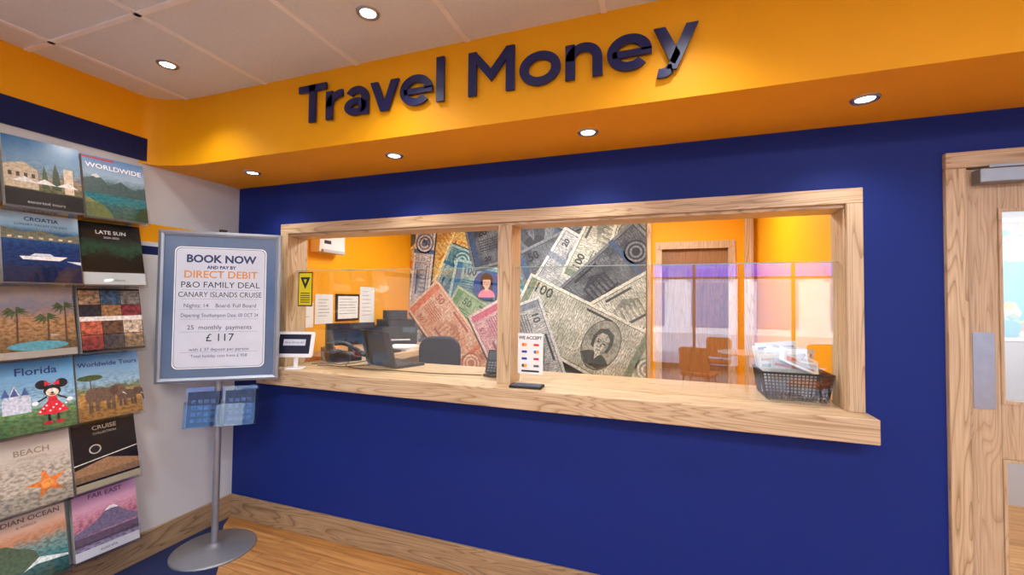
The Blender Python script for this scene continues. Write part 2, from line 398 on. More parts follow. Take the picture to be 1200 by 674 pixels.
def note(cx, cz, w, h, ang, kind, num, level, portrait=None, red=False):
    a = math.radians(ang); z = .001+level*.0018
    m, ink, bg, acc, mid = NM[kind]
    mural_poly([(p[0]+.015, p[1]-.02) for p in R(-w/2, w/2, -h/2, h/2)], cx, cz, a, z-.0006, M('mural_shadow', srgb(60, 62, 62), .6), 'note_drop_shadow')  # drop shadow painted as an offset dark copy under each note
    mural_poly(R(-w/2, w/2, -h/2, h/2), cx, cz, a, z, bg, 'note_paper')
    mural_poly(R(-w/2+.03, w/2-.03, -h/2+.03, h/2-.03), cx, cz, a, z+.0002, ink, 'note_border')
    mural_poly(R(-w/2+.036, w/2-.036, -h/2+.036, h/2-.036), cx, cz, a, z+.0003, m, 'note_field')
    mural_poly(R(-w/2+.036, -w/2+.10, -h/2+.036, h/2-.036), cx, cz, a, z+.0004, acc, 'note_side_band')
    mural_poly(R(w*.26, w*.30, -h/2, h/2), cx, cz, a, z+.0004, acc, 'note_stripe')
    for k in range(5):
        mural_poly(E(w*.36, 0, .12-.02*k, .12-.02*k, 16), cx, cz, a, z+.0004+k*.00004, mid if k % 2 == 0 else bg, 'note_rosette')
    # engraved building / vignette
    if portrait is None:
        for k in range(6):
            mural_poly(R(-.14+k*.05, -.118+k*.05, -h*.2, h*.1), cx, cz, a, z+.0006, mid, 'note_column')
        mural_poly([(-.17, h*.1), (.16, h*.1), (-.005, h*.24)], cx, cz, a, z+.0006, mid, 'note_pediment')
        mural_poly(R(-.17, .16, -h*.25, -h*.2), cx, cz, a, z+.0006, ink, 'note_steps')
    else:
        px = portrait; rx_, ry_ = h*.28, h*.40
        mural_poly(E(px, 0, rx_, ry_), cx, cz, a, z+.0006, ink, 'note_oval')
        mural_poly(E(px, 0, rx_-.008, ry_-.008), cx, cz, a, z+.0007, mid, 'note_oval_inner')
        mural_poly([(px-rx_*.8, -ry_*.55), (px-rx_*.5, -ry_*.38), (px-rx_*.16, -ry_*.3), (px+rx_*.16, -ry_*.3), (px+rx_*.5, -ry_*.38), (px+rx_*.8, -ry_*.55), (px+rx_*.4, -ry_*.88), (px-rx_*.4, -ry_*.88)], cx, cz, a, z+.0008, ink, 'note_shoulders')
        mural_poly([(px-rx_*.14, -ry_*.3), (px+rx_*.14, -ry_*.3), (px, -ry_*.6)], cx, cz, a, z+.0009, m, 'note_shirt')
        mural_poly([(px-rx_*.5, -ry_*.15), (px-rx_*.56, ry_*.2), (px-rx_*.4, ry_*.55), (px, ry_*.68), (px+rx_*.4, ry_*.55), (px+rx_*.56, ry_*.2), (px+rx_*.5, -ry_*.15), (px, -ry_*.3)][::-1], cx, cz, a, z+.0009, ink, 'note_hair')
        fc = [(px-rx_*.36, ry_*.3), (px-rx_*.38, ry_*.02), (px-rx_*.27, -ry_*.24), (px-rx_*.08, -ry_*.4), (px+rx_*.12, -ry_*.4), (px+rx_*.3, -ry_*.24), (px+rx_*.38, ry_*.04), (px+rx_*.34, ry_*.32), (px+rx_*.1, ry_*.46), (px-rx_*.2, ry_*.44)]
        mural_poly(fc, cx, cz, a, z+.0011, m, 'note_face')
        mural_poly([(px+rx_*.10, -ry_*.38), (px+rx_*.3, -ry_*.24), (px+rx_*.38, ry_*.04), (px+rx_*.34, ry_*.32), (px+rx_*.22, ry_*.1)], cx, cz, a, z+.0012, mid, 'note_face_shade')
        for sx_ in (-.19, .14):
            mural_poly(E(px+sx_*rx_, .08*ry_, rx_*.1, ry_*.035, 10), cx, cz, a, z+.0013, ink, 'note_eye')
            mural_poly(R(px+sx_*rx_-rx_*.12, px+sx_*rx_+rx_*.12, .155*ry_, .18*ry_), cx, cz, a, z+.0013, ink, 'note_brow')
        mural_poly([(px-rx_*.02, .08*ry_), (px+rx_*.05, -ry_*.1), (px-rx_*.06, -ry_*.1)], cx, cz, a, z+.0013, mid, 'note_nose')
        mural_poly(R(px-rx_*.13, px+rx_*.1, -ry_*.22, -ry_*.19), cx, cz, a, z+.0013, ink, 'note_mouth')
    for lx, ly, k_ in ((-w/2+.2, h/2-.15, .22), (w/2-.16, -h/2+.07, .26), (w/2-.14, h/2-.13, .14), (-w/2+.2, -h/2+.06, .14)):
        X = cx+lx*math.cos(a)-ly*math.sin(a); Y = cz+lx*math.sin(a)+ly*math.cos(a)
        if MX0+.14 < X < MX1-.14 and MZ0+.1 < Y < MZ1-.12:
            text(g, num, h*k_, X, Y, z+.0015, ink, rot=a, off=.003)
    for k in range(5):
        mural_poly(R(-w/2+.13, -w/2+.36, -.07+k*.028, -.062+k*.028), cx, cz, a, z+.0006, ink, 'note_line')
    mural_poly(R(-.16, .12, h/2-.085, h/2-.06), cx, cz, a, z+.0006, ink, 'note_title')
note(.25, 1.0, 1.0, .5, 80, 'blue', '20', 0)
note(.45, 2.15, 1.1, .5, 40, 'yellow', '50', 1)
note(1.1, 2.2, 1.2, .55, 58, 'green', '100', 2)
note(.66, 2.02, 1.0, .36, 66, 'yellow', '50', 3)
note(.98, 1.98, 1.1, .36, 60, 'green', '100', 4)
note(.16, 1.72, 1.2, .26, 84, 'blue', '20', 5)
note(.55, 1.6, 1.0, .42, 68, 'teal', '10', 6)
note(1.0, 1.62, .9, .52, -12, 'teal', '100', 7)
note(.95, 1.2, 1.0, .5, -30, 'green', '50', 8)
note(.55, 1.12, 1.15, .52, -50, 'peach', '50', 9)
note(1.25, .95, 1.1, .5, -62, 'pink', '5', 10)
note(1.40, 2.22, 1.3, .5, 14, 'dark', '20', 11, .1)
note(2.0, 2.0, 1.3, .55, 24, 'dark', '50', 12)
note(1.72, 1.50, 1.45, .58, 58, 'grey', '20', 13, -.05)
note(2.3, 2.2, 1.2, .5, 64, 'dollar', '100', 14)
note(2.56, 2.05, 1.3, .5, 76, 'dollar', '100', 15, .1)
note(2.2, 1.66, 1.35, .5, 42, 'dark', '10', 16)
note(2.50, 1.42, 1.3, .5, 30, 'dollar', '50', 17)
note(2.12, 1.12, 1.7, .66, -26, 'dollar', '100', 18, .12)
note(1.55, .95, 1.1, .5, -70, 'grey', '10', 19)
Lz = .040
mural_poly(E(0, 0, .16, .16), 1.0, 1.66, 0, Lz, M('print_blue', srgb(30, 68, 136), .5), 'portrait_disc')
mural_poly(E(0, 0, .075, .10), 1.0, 1.70, 0, Lz+.0002, hairm, 'portrait_hair')
mural_poly(R(-.07, .07, -.08, .03), 1.0, 1.68, 0, Lz+.0002, hairm, 'portrait_hair_sides')
mural_poly(E(0, 0, .1, .09, 20, 0, 180), 1.0, 1.53, 0, Lz+.0003, M('print_pinkish', srgb(204, 120, 142), .5), 'portrait_shoulders')
mural_poly(R(-.02, .02, -.03, .03), 1.0, 1.63, 0, Lz+.0004, faceskin, 'portrait_neck')
mural_poly(E(0, 0, .046, .062), 1.0, 1.69, 0, Lz+.0005, faceskin, 'portrait_face')
mural_poly(E(0, 0, .05, .03, 20, 0, 180), 1.0, 1.722, 0, Lz+.0006, hairm, 'portrait_fringe')
for e_ in (-.018, .018): mural_poly(E(0, 0, .007, .004, 10), 1.0+e_, 1.698, 0, Lz+.0007, hairm, 'portrait_eye')
mural_poly(E(0, 0, .014, .004, 10), 1.0, 1.662, 0, Lz+.0007, M('print_lip', srgb(180, 60, 70), .5), 'portrait_mouth')

# office side counter + equipment
b = B(); b.box(0.002, .75, .482, 1.78, 1.0, 1.052, ash_y); b.box(.02, .06, .5, 1.76, 0, 1.0, white); b.box(.68, .73, 1.70, 1.76, 0, 1.0, ash_z); b.box(.02, .68, 1.70, 1.74, 0, 1.0, white)
b.done('side_desk', bevel=.003)
# printer
g = group('office_printer', Matrix.Translation((.30, 1.46, 1.052)) @ Matrix.Rotation(math.radians(38), 4, 'Z') @ Matrix.Diagonal((1.0, .8, 1.35, 1)))
b = B(); b.prism([(-.2, -.16), (.2, -.16), (.2, .16), (-.2, .16)], 0, .14, blackm); b.prism([(-.18, -.13), (.18, -.13), (.18, .15), (-.18, .15)], .14, .185, black)
b.box(-.14, .14, -.22, -.15, .03, .04, black); b.box(-.13, .13, -.21, -.15, .04, .047, paper); b.box(.06, .18, -.165, -.158, .09, .13, M('display_grey', srgb(80, 90, 100), .2)); b.done('body', g, .01)
b = B(); b.box(-.12, .12, .1, .12, .18, .25, black); b.done('paper_feed', g, .004)
# phone
def phone(loc, rz):
    g = group('desk_phone', Matrix.Translation(loc) @ Matrix.Rotation(math.radians(rz), 4, 'Z') @ Matrix.Scale(1.15, 4))
    b = B(); b.add([(-.09, -.1, 0), (.09, -.1, 0), (.09, .1, 0), (-.09, .1, 0), (-.09, -.1, .025), (.09, -.1, .025), (.09, .1, .085), (-.09, .1, .085)],
                   [(3, 2, 1, 0), (4, 5, 6, 7), (0, 1, 5, 4), (1, 2, 6, 5), (2, 3, 7, 6), (3, 0, 4, 7)], black)
    b.done('base', g, .006)
    b = B()
    for r_ in range(4):
        for c_ in range(3): b.box(-.01+c_*.03, .012+c_*.03, -.08+r_*.028, -.062+r_*.028, .03+r_*.0085, .042+r_*.0085, M('key_grey', srgb(120, 124, 130), .5))
    b.box(-.01, .075, .04, .085, .075, .086, M('display_grey', srgb(80, 90, 100), .2)); b.done('keys', g)
    b = B()
    path = [(-.06, -.1+.2*i/10, .05+.06*(i/10)+.03*math.sin(math.pi*i/10)) for i in range(11)]
    for p, q in zip(path[:-1], path[1:]): b.cyl(p, q, .014, black, seg=12)
    b.cyl((-.06, -.09, .025), (-.06, -.09, .06), .024, black, seg=16); b.cyl((-.06, .09, .07), (-.06, .09, .12), .024, black, seg=16); b.done('handset', g)
phone((.60, .36, 1.054), 150)
# monitor on the side desk, seen from behind at an angle
g = group('computer_monitor', Matrix.Translation((.36, .74, 1.052)) @ Matrix.Rotation(math.radians(62), 4, 'Z'))
b = B(); b.prism(RR(-.1, .1, -.08, .08, .02), 0, .012, blackm); b.cyl((0, 0, .01), (0, 0, .12), .018, blackm); b.done('stand', g)
b = B(); b.box(-.2, .2, -.02, .015, .07, .25, black); b.box(-.188, .188, -.0215, -.02, .082, .24, M('screen_dark', srgb(30, 40, 60), .1)); b.done('display', g, .004)
g = group('computer_keyboard', Matrix.Translation((.60, .80, 1.052)) @ Matrix.Rotation(math.radians(80), 4, 'Z'))
b = B(); b.prism(RR(-.2, .2, -.065, .065, .01), 0, .016, blackm)
for r_ in range(4):
    for c_ in range(13): b.box(-.187+c_*.029, -.163+c_*.029, -.052+r_*.027, -.03+r_*.027, .016, .021, M('key_grey2', srgb(50, 52, 56), .5))
b.done('keys_and_case', g)
# laptop
def laptop(loc, rz, w=.34, d=.235, open_=105):
    g = group('laptop', Matrix.Translation(loc) @ Matrix.Rotation(math.radians(rz), 4, 'Z'))
    b = B(); b.prism(RR(-w/2, w/2, -d, 0, .012), 0, .016, black); b.box(-w/2+.02, w/2-.02, -d+.08, -.02, .016, .018, M('key_grey2', srgb(50, 52, 56), .5)); b.box(-.05, .05, -d+.01, -d+.07, .016, .017, blackm); b.done('keyboard_base', g)
    T = Matrix.Translation((0, 0, .014)) @ Matrix.Rotation(-math.radians(open_-90), 4, 'X')
    b = B(); b.box(-w/2, w/2, -.004, .004, 0, d, black, T=T)
    b.box(-w/2+.01, w/2-.01, -.0045, -.004, .012, d-.01, M('screen_dark', srgb(30, 40, 60), .1), T=T)
    b.done('lid', g, .002)
laptop((1.04, .235, 1.054), 160)
# payment terminal
g = group('card_terminal', Matrix.Translation((1.865, .17, 1.060)) @ Matrix.Rotation(math.radians(-10), 4, 'Z') @ Matrix.Rotation(math.radians(-18), 4, 'X'))
b = B(); b.prism([(-.042, -.016), (.042, -.016), (.038, .016), (-.038, .016)], .012, .15, black); b.box(-.03, .03, -.019, -.016, .09, .14, M('display_grey', srgb(80, 90, 100), .2))
for r_ in range(4):
    for c_ in range(3): b.box(-.028+c_*.021, -.013+c_*.021, -.019, -.016, .02+r_*.016, .031+r_*.016, M('key_grey', srgb(120, 124, 130), .5))
b.done('handset', g, .004)
b = B(); b.box(-.045, .045, -.03, .05, -.004, .01, black, T=Matrix.Rotation(math.radians(18), 4, 'X')); b.done('cradle', g, .003)
# office chair
g = group('office_chair', Matrix.Translation((1.10, 1.0, 0)) @ Matrix.Rotation(math.radians(200), 4, 'Z'))
chairfab = M('chair_fabric', srgb(20, 26, 50), .9, var=.2, scale=80)
b = B(); b.prism(RR(-.2, .2, -.2, .2, .06), .62, .69, chairfab); b.done('seat', g, .02)
b = B(); b.prism(RR(-.16, .16, .0, .48, .10), -.03, .03, chairfab, T=Matrix.Translation((0, .2, .74)) @ Matrix.Rotation(math.radians(84), 4, 'X')); b.box(-.03, .03, .19, .23, .62, .85, black); b.done('backrest', g, .015)
b = B(); b.cyl((0, 0, .1), (0, 0, .62), .03, steel)
for i in range(5):
    t = i*2*math.pi/5; b.cyl((0, 0, .12), (.26*math.cos(t), .26*math.sin(t), .07), .022, black, .014, seg=10); b.cyl((.26*math.cos(t)-.0, .26*math.sin(t)-.012, .028), (.26*math.cos(t), .26*math.sin(t)+.012, .028), .028, black, seg=14)
b.done('star_base', g)
# wall papers, certificate etc on the office left wall
def wallpaper(name, y, z, w, h, border=None):
    g = group(name, on_left((.002, y, z)))
    b = B()
    if border: b.box(-w/2, w/2, -h/2, h/2, 0, .015, border); b.done('frame', g, .002); flat(g, 'print', R(-w/2+.02, w/2-.02, -h/2+.02, h/2-.02), .0155, paper)
    else: b.box(-w/2, w/2, -h/2, h/2, 0, .002, paper); b.done('sheet', g)
    k = random.randint(5, 8)
    for i in range(k):
        yy = h/2-.05-(h-.09)*i/k
        flat(g, 'line', R(-w/2+.035, w/2-.04-random.random()*.06, yy, yy+.004), .0165 if border else .0025, M('print_grey', srgb(90, 94, 104), .5))
    return g
wallpaper('notice_sheet', .82, 1.41, .21, .26); wallpaper('notice_sheet', 1.40, 1.44, .22, .36); wallpaper('framed_certificate', 1.11, 1.42, .31, .25, border=black)
wallpaper('notice_sheet', .62, 1.36, .15, .21)
g = group('wall_air_unit', on_left((.002, .80, 1.97)))
b = B(); b.box(-.15, .15, -.07, .09, 0, .10, whitep); b.box(-.13, .13, -.075, -.05, .02, .12, M('grey_light', srgb(190, 192, 196), .4)); b.box(-.1, -.02, .0, .03, .10, .102, blackink); b.done('casing', g, .01)
# papers on side desk
g = group('paper_stack', Matrix.Translation((.58, 1.15, 1.052)) @ Matrix.Rotation(.2, 4, 'Z'))
for i in range(5):
    b = B(); b.box(-.105, .105, -.15, .15, i*.006, i*.006+.005, paper, T=Matrix.Rotation(random.uniform(-.1, .1), 4, 'Z')); b.done('sheets_%d' % i, g)
# yellow sign on glass
g = group('hazard_notice', on_back((.552, .0605, 1.565)))
yel = M('sign_yellow', srgb(228, 214, 40), .4)
flat(g, 'border', R(-.062, .062, -.115, .115), 0.0005, blackink); flat(g, 'field', R(-.054, .054, -.107, .107), .001, yel)
flat(g, 'triangle', [(-.042, .08), (.042, .08), (0, .0)], .0015, blackink); flat(g, 'triangle_inner', [(-.015, .066), (.015, .066), (0, .036)], .002, yel)
for i in range(5): flat(g, 'line', R(-.04, .04, -.03-i*.015, -.024-i*.015), .0015, blackink)
# we accept sign
g = group('payment_methods_sign', on_back((2.135, .0605, 1.215)))
flat(g, 'card', R(-.072, .072, -.11, .11), .0005, paper)
text(g, 'WE ACCEPT', .024, 0, .078, .001, blackink, off=.0006)
cc = [(235, 90, 30), (220, 40, 40), (30, 60, 150), (40, 110, 190), (30, 60, 150), (200, 40, 50), (60, 60, 60), (90, 90, 90)]
for i in range(8):
    x_ = -.034+.068*(i % 2); y_ = .048-.038*(i//2); m_ = M('logo%d' % i, srgb(*cc[i]), .5)
    flat(g, 'logo', E(x_-.006, y_, .009, .009) if i % 3 == 0 else R(x_-.015, x_+.015, y_-.006, y_+.006), .001, m_)
    if i % 3 == 0: flat(g, 'logo_b', E(x_+.006, y_, .009, .009), .0012, M('logo_b', srgb(240, 160, 30), .5))
flat(g, 'footer', R(-.05, .05, -.1, -.09), .001, blackink)
# tablet on stand
g = group('feedback_tablet', Matrix.Translation((.60, -.055, 1.054)) @ Matrix.Rotation(math.radians(20), 4, 'Z'))
b = B(); b.prism(RR(-.055, .055, -.045, .045, .02), 0, .01, whitep); b.cyl((0, 0, .01), (0, .01, .09), .014, whitep); b.done('stand', g, .002)
T = frame_mat((0, -.01, .155), (1, 0, 0), (0, .26, .966), (0, -.966, .26))
b = B(); b.prism(RR(-.118, .118, -.082, .082, .014), -.012, .008, whitep, T=T); b.done('housing', g, .003)
sg = group('screen', None); sg.parent = g; sg.matrix_local = T
flat(sg, 'display', R(-.1, .1, -.06, .064), .0086, M('tablet_screen', srgb(36, 42, 62), .12))
flat(sg, 'panel', R(-.07, .07, -.008, .032), .009, M('tablet_panel', srgb(210, 216, 230), .3)); text(sg, 'How did we do?', .018, 0, .006, .0095, navyink)
# desk leaflet pad on counter
g = group('leaflet_pad', Matrix.Translation((2.15, -.045, 1.054)) @ Matrix.Rotation(.06, 4, 'Z'))
b = B(); b.box(-.085, .085, -.045, .045, 0, .012, blackm); b.done('tray', g, .002); flat(g, 'print', R(-.075, .075, -.038, .038), .0125, M('leaf_blue', srgb(60, 74, 110), .3, var=.5, scale=60))
# cables
def cable(pts, r=.003, name='power_cable', mat=None):
    cu = bpy.data.curves.new(name, 'CURVE'); cu.dimensions = '3D'; cu.bevel_depth = r; cu.bevel_resolution = 3
    sp = cu.splines.new('NURBS'); sp.points.add(len(pts)-1); sp.use_endpoint_u = True; sp.order_u = 4
    for i, p in enumerate(pts): sp.points[i].co = (*p, 1)
    cu.materials.append(mat or blackm); o = bpy.data.objects.new(name, cu); S.collection.objects.link(o)
CZc = 1.0575
cable([(.64, .09, CZc), (.7, .14, CZc), (.78, .09, CZc), (.86, .12, CZc), (.9, .2, CZc), (.95, .24, CZc)])
cable([(.72, .3, CZc), (.78, .22, CZc), (.82, .11, CZc), (1.0, .085, CZc), (1.3, .12, CZc), (1.5, .1, CZc), (1.7, .16, CZc), (1.80, .17, CZc)])
cable([(.56, .12, CZc), (.62, .18, CZc), (.7, .2, CZc), (.76, .14, CZc), (.8, .3, CZc), (.8, .44, CZc)])
# basket with papers
g = group('wire_basket', Matrix.Translation((3.40, .225, 1.058)))
wm = M('basket_black', srgb(20, 20, 24), .5)
b = B()
W, D, H = .14, .12, .12
def basket_pt(s_, t_, k):   # side s_, param t_, level k
    q = 1-.12*(1-k)
    c = [(-W, -D), (W, -D), (W, D), (-W, D)]
    p, r_ = c[s_], c[(s_+1) % 4]
    return ((p[0]+(r_[0]-p[0])*t_)*q, (p[1]+(r_[1]-p[1])*t_)*q, H*k+.003)
for s_ in range(4):
    for k in range(9): b.cyl(basket_pt(s_, 0, k/8), basket_pt(s_, 1, k/8), .0055 if k == 8 else .0026, wm, seg=6)
    for t_ in range(19): b.cyl(basket_pt(s_, t_/18, 0), basket_pt(s_, t_/18, 1), .0026, wm, seg=6)
b.box(-W*.88, W*.88, -D*.88, D*.88, 0, .003, wm)
b.done('basket', g)
accs = [(200, 110, 60), (150, 150, 160), (214, 170, 140)]
for i in range(9):
    T = Matrix.Translation((-.02+.02*math.sin(i*2.3), -.07+.016*i, .026)) @ Matrix.Rotation(math.radians(10*math.sin(i*1.3+1)), 4, 'Y') @ Matrix.Rotation(math.radians(-6+random.uniform(-4, 4)), 4, 'X') @ Matrix.Rotation(math.radians(6*math.sin(i)), 4, 'Z')
    b = B(); hh = .15+.08*(i/8)+.012*math.sin(i*3.7); b.box(-.09, .09, -.004, .004, 0, hh, paper if i % 3 else pages, T=T)
    b.box(-.08, .08, -.0044, -.004, hh-.035, hh-.022, M('leaf_accent%d' % (i % 3), srgb(*accs[i % 3]), .4), T=T); b.box(-.08, .02, -.0044, -.004, hh-.065, hh-.05, pages, T=T); b.done('booklet_%d' % i, g)
T = Matrix.Translation((.03, -.03, .17)) @ Matrix.Rotation(math.radians(24), 4, 'Y') @ Matrix.Rotation(math.radians(30), 4, 'X')
b = B(); b.box(-.09, .08, -.06, .06, 0, .005, paper, T=T); b.box(-.07, .06, -.045, .045, .005, .0055, pages, T=T); b.box(-.06, .0, -.04, .0, .0056, .006, M('leaf_accent0', srgb(200, 110, 60), .4), T=T); b.done('loose_leaflets', g)

# ------------------------------------------------------------------ fascia lettering
def stroke(bd, pts, w, T, mat, d, closed=False):
    n = len(pts); L_, R_ = [], []
    for i in range(n):
        p = Vector(pts[i])
        a = Vector(pts[(i-1) % n]) if (i > 0 or closed) else None
        c = Vector(pts[(i+1) % n]) if (i < n-1 or closed) else None
        d1 = (p-a).normalized() if a is not None else (c-p).normalized()
        d2 = (c-p).normalized() if c is not None else d1
        n1 = Vector((-d1.y, d1.x)); n2 = Vector((-d2.y, d2.x)); m_ = (n1+n2)
        m_ = m_.normalized(); k = 1/max(.4, m_.dot(n1))
        L_.append(p+m_*w/2*k); R_.append(p-m_*w/2*k)
    vs = [(q.x, q.y, z_) for z_ in (0, d) for q in L_+R_]
    fs = []; o2 = 2*n
    rng = range(n) if closed else range(n-1)
    for i in rng:
        j = (i+1) % n
        fs += [(i, n+i, n+j, j)[::-1], (o2+i, o2+n+i, o2+n+j, o2+j), (i, j, o2+j, o2+i)[::-1], (n+i, n+j, o2+n+j, o2+n+i)]
    if not closed: fs += [(0, n, o2+n, o2), (n-1, o2+n-1, o2+2*n-1, 2*n-1)]
    bd.add(vs, fs, mat, False, T)
def arc(cx, cy, rx_, ry_, a0, a1, n=24): return [(cx+rx_*math.cos(math.radians(a0+(a1-a0)*i/n)), cy+ry_*math.sin(math.radians(a0+(a1-a0)*i/n))) for i in range(n+1)]
s = .175; h = s/2; xh = .74
def glyph(ch):
    st, pl = [], []
    if ch == 'T': st = [([(0, 1-h), (.78, 1-h)], 0), ([(.39, 0), (.39, 1)], 0)]; w = .78
    if ch == 'r': st = [([(h, 0), (h, xh)], 0), (arc(.45, .34, .45-h, xh-h-.34, 180, 90), 0)]; w = .45
    if ch == 'a': st = [([(.62-h, 0), (.62-h, .44)], 0), (arc(.32, .44, .62-h-.32, xh-h-.44, 0, 152), 0), (arc(.29, .225, .29-h, .225-h, 0, 360, 32)[:-1], 1)]; w = .62
    if ch == 'v': pl = [[(0, xh), (.19, xh), (.355, .24), (.26, 0)], [(.26, 0), (.355, .24), (.45, 0)], [(.355, .24), (.52, xh), (.71, xh), (.45, 0)]]; w = .71
    if ch == 'e': st = [(arc(.38, xh/2, .38-h, xh/2-h, 0, 318, 36), 0), ([(.1, xh/2-.02), (.76, xh/2-.02)], -.04)]; w = .76
    if ch == 'l': st = [([(h, 0), (h, 1.06)], 0)]; w = s
    if ch == 'M': pl = [[(0, 0), (0, 1), (s, 1), (s, 0)], [(.97-s, 0), (.97-s, 1), (.97, 1), (.97, 0)], [(s*.95, 1), (.485, .56), (.485, .27), (s*.95, .72)], [(.97-s*.95, 1), (.97-s*.95, .72), (.485, .27), (.485, .56)]]; w = .97
    if ch == 'o': st = [(arc(.4, xh/2, .4-h, xh/2-h, 0, 360, 36)[:-1], 1)]; w = .8
    if ch == 'n': st = [([(h, 0), (h, xh)], 0), (arc(.335, .39, .335-h, xh-h-.39, 180, 0)+[(.67-h, 0)], 0)]; w = .67
    if ch == 'y': pl = [[(0, xh), (.19, xh), (.43, .17), (.345, -.02), (.27, .03)], [(.71, xh), (.52, xh), (.2, -.1), (.37, -.12)]]; st = [([(.285, -.10)]+arc(.12, -.05, .16, .115, -25, -110, 10), 0)]; w = .71
    return st, pl, w
def word(wd, x0, width, zb, cap, parent, kern):
    xs = []; x = 0
    for i, ch in enumerate(wd):
        xs.append(x); w = glyph(ch)[2]; x += w + kern[i] if i < len(wd)-1 else w
    k = width/x
    for ch, gx in zip(wd, xs):
        st, pl, w = glyph(ch); bd = B()
        T = on_back((x0+gx*k, FY-.010, zb)) @ Matrix.Diagonal((k, cap, 1, 1))
        for pts_, fl in st: stroke(bd, pts_, s+(fl if fl < 0 else 0), T, letterm, .012, fl == 1)
        for p_ in pl:
            ar = sum(p_[i-1][0]*p_[i][1]-p_[i][0]*p_[i-1][1] for i in range(len(p_)))
            bd.prism(p_ if ar > 0 else p_[::-1], 0, .012, letterm, T)
        if ch in 'Tl': bd.cyl(T @ Vector((w/2, .4, -.010)), T @ Vector((w/2, .4, 0)), .006, steel, seg=8)
        bd.done('letter_'+ch, parent)
g = group('fascia_lettering')
word('Travel', 1.055, .84, 2.397, .192, g, [.0, .06, .05, .03, .09, 0])
word('Money', 2.015, .93, 2.397, .192, g, [.1, .09, .08, .03, 0])

# ------------------------------------------------------------------ downlights
dl_em = emis('downlight_led', (1, .98, .95), 14)
LC = (1, .975, .94)
def downlight(x, y, z, power):
    g = group('downlight', Matrix.Translation((x, y, z)))
    b = B(); b.lathe([(.030, -.001), (.034, -.006), (.044, -.006), (.047, 0.0)], steel, 32); b.done('trim_ring', g)
    b = B(); b.lathe([(.0001, -.002), (.030, -.002)], dl_em, 24); b.done('lamp_face', g)
    l = bpy.data.lights.new('lamp', 'SPOT'); l.energy = power; l.spot_size = math.radians(125); l.spot_blend = 1; l.shadow_soft_size = .03; l.color = LC
    lo = bpy.data.objects.new('lamp', l); S.collection.objects.link(lo); lo.parent = g; lo.location = (0, 0, -.02)
for x in (.45, 1.47, 2.50, 3.53): downlight(x, -.27, SZ, 13)
for x, y in ((.5, -.79), (1.7, -.79), (2.9, -.79), (.5, -1.99), (.5, -3.19)): downlight(x, y, CZ, 19)

def panel(name, x, y, z, sx, sy, power, col=(1, .99, .98)):
    g = group(name, Matrix.Translation((x, y, z)))
    b = B(); t = .02
    for a in ((-sx/2, sx/2, -sy/2, -sy/2+t), (-sx/2, sx/2, sy/2-t, sy/2), (-sx/2, -sx/2+t, -sy/2, sy/2), (sx/2-t, sx/2, -sy/2, sy/2)): b.box(*a, -.02, 0, tbar)
    b.box(-sx/2+t, sx/2-t, -sy/2+t, sy/2-t, -.006, 0, emis('fill_diffuser', (1, .98, .96), 3)); b.done('housing', g)  # glowing face of the added fill panel
    l = bpy.data.lights.new('lamp', 'AREA'); l.shape = 'RECTANGLE'; l.size = sx-.06; l.size_y = sy-.06; l.energy = power; l.color = col
    lo = bpy.data.objects.new('lamp', l); S.collection.objects.link(lo); lo.parent = g; lo.location = (0, 0, -.022)
for x, y in ((1.7, -2.59), (4.1, -2.59), (1.7, -4.99), (4.1, -4.99), (5.9, -3.79)): panel('fill_light_panel', x, y, CZ, .58, .58, 46)  # unseen panels added as soft fill for the shop
panel('fill_light_panel', 1.5, 1.2, 2.5, 1.16, .58, 42)  # out of view, added with the next one to brighten the office
panel('fill_light_panel', 2.9, 1.1, 2.5, .58, .58, 20)

# ------------------------------------------------------------------ right-hand door
g = group('door_1')
b = B(); b.box(3.88, 3.945, -.022, .13, 0, 2.045, ash_z); b.box(4.785, 4.86, -.022, .13, 0, 2.045, ash_z); b.done('frame_sides', g, .004)
b = B(); b.box(3.88, 4.86, -.022, .13, 2.045, 2.11, ash_x); b.done('frame_head', g, .004)
b = B(); ly0, ly1 = -.005, .04; lx0, lx1 = 3.95, 4.78
b.box(lx0, 4.042, ly0, ly1, .006, 2.04, oak_z); b.box(4.66, lx1, ly0, ly1, .006, 2.04, oak_z)
b.box(4.042, 4.66, ly0, ly1, 1.88, 2.04, oak_z); b.box(4.042, 4.66, ly0, ly1, .92, 1.13, oak_z); b.box(4.042, 4.66, ly0, ly1, .006, .2, oak_z); b.done('leaf', g, .002)
b = B()
for z0_, z1_ in ((1.13, 1.88), (.2, .92)):
    for a in ((4.042, 4.052, z0_, z1_), (4.648, 4.66, z0_, z1_), (4.052, 4.648, z0_, z0_+.012), (4.052, 4.648, z1_-.012, z1_)): b.box(a[0], a[1], ly0-.006, ly0+.01, a[2], a[3], oak_z)
b.done('glazing_beads', g)
b = B(); b.box(4.042, 4.66, .015, .021, .2, .92, clear); b.box(4.042, 4.66, .015, .021, 1.13, 1.88, clear); b.done('glazing', g)
b = B(); b.prism(RR(3.96, 4.025, -1.4, -1.105, .006), 0, .003, steel, T=frame_mat((0, ly0, 0), (1, 0, 0), (0, 0, -1), (0, -1, 0))); b.done('push_plate', g)
b = B(); b.box(3.965, 4.25, -.06, ly0, 1.975, 2.03, silverp); b.done('door_closer', g, .004)
b = B(); b.box(4.0, 4.45, -.045, -.035, 2.035, 2.045, silverp); b.done('closer_arm', g)

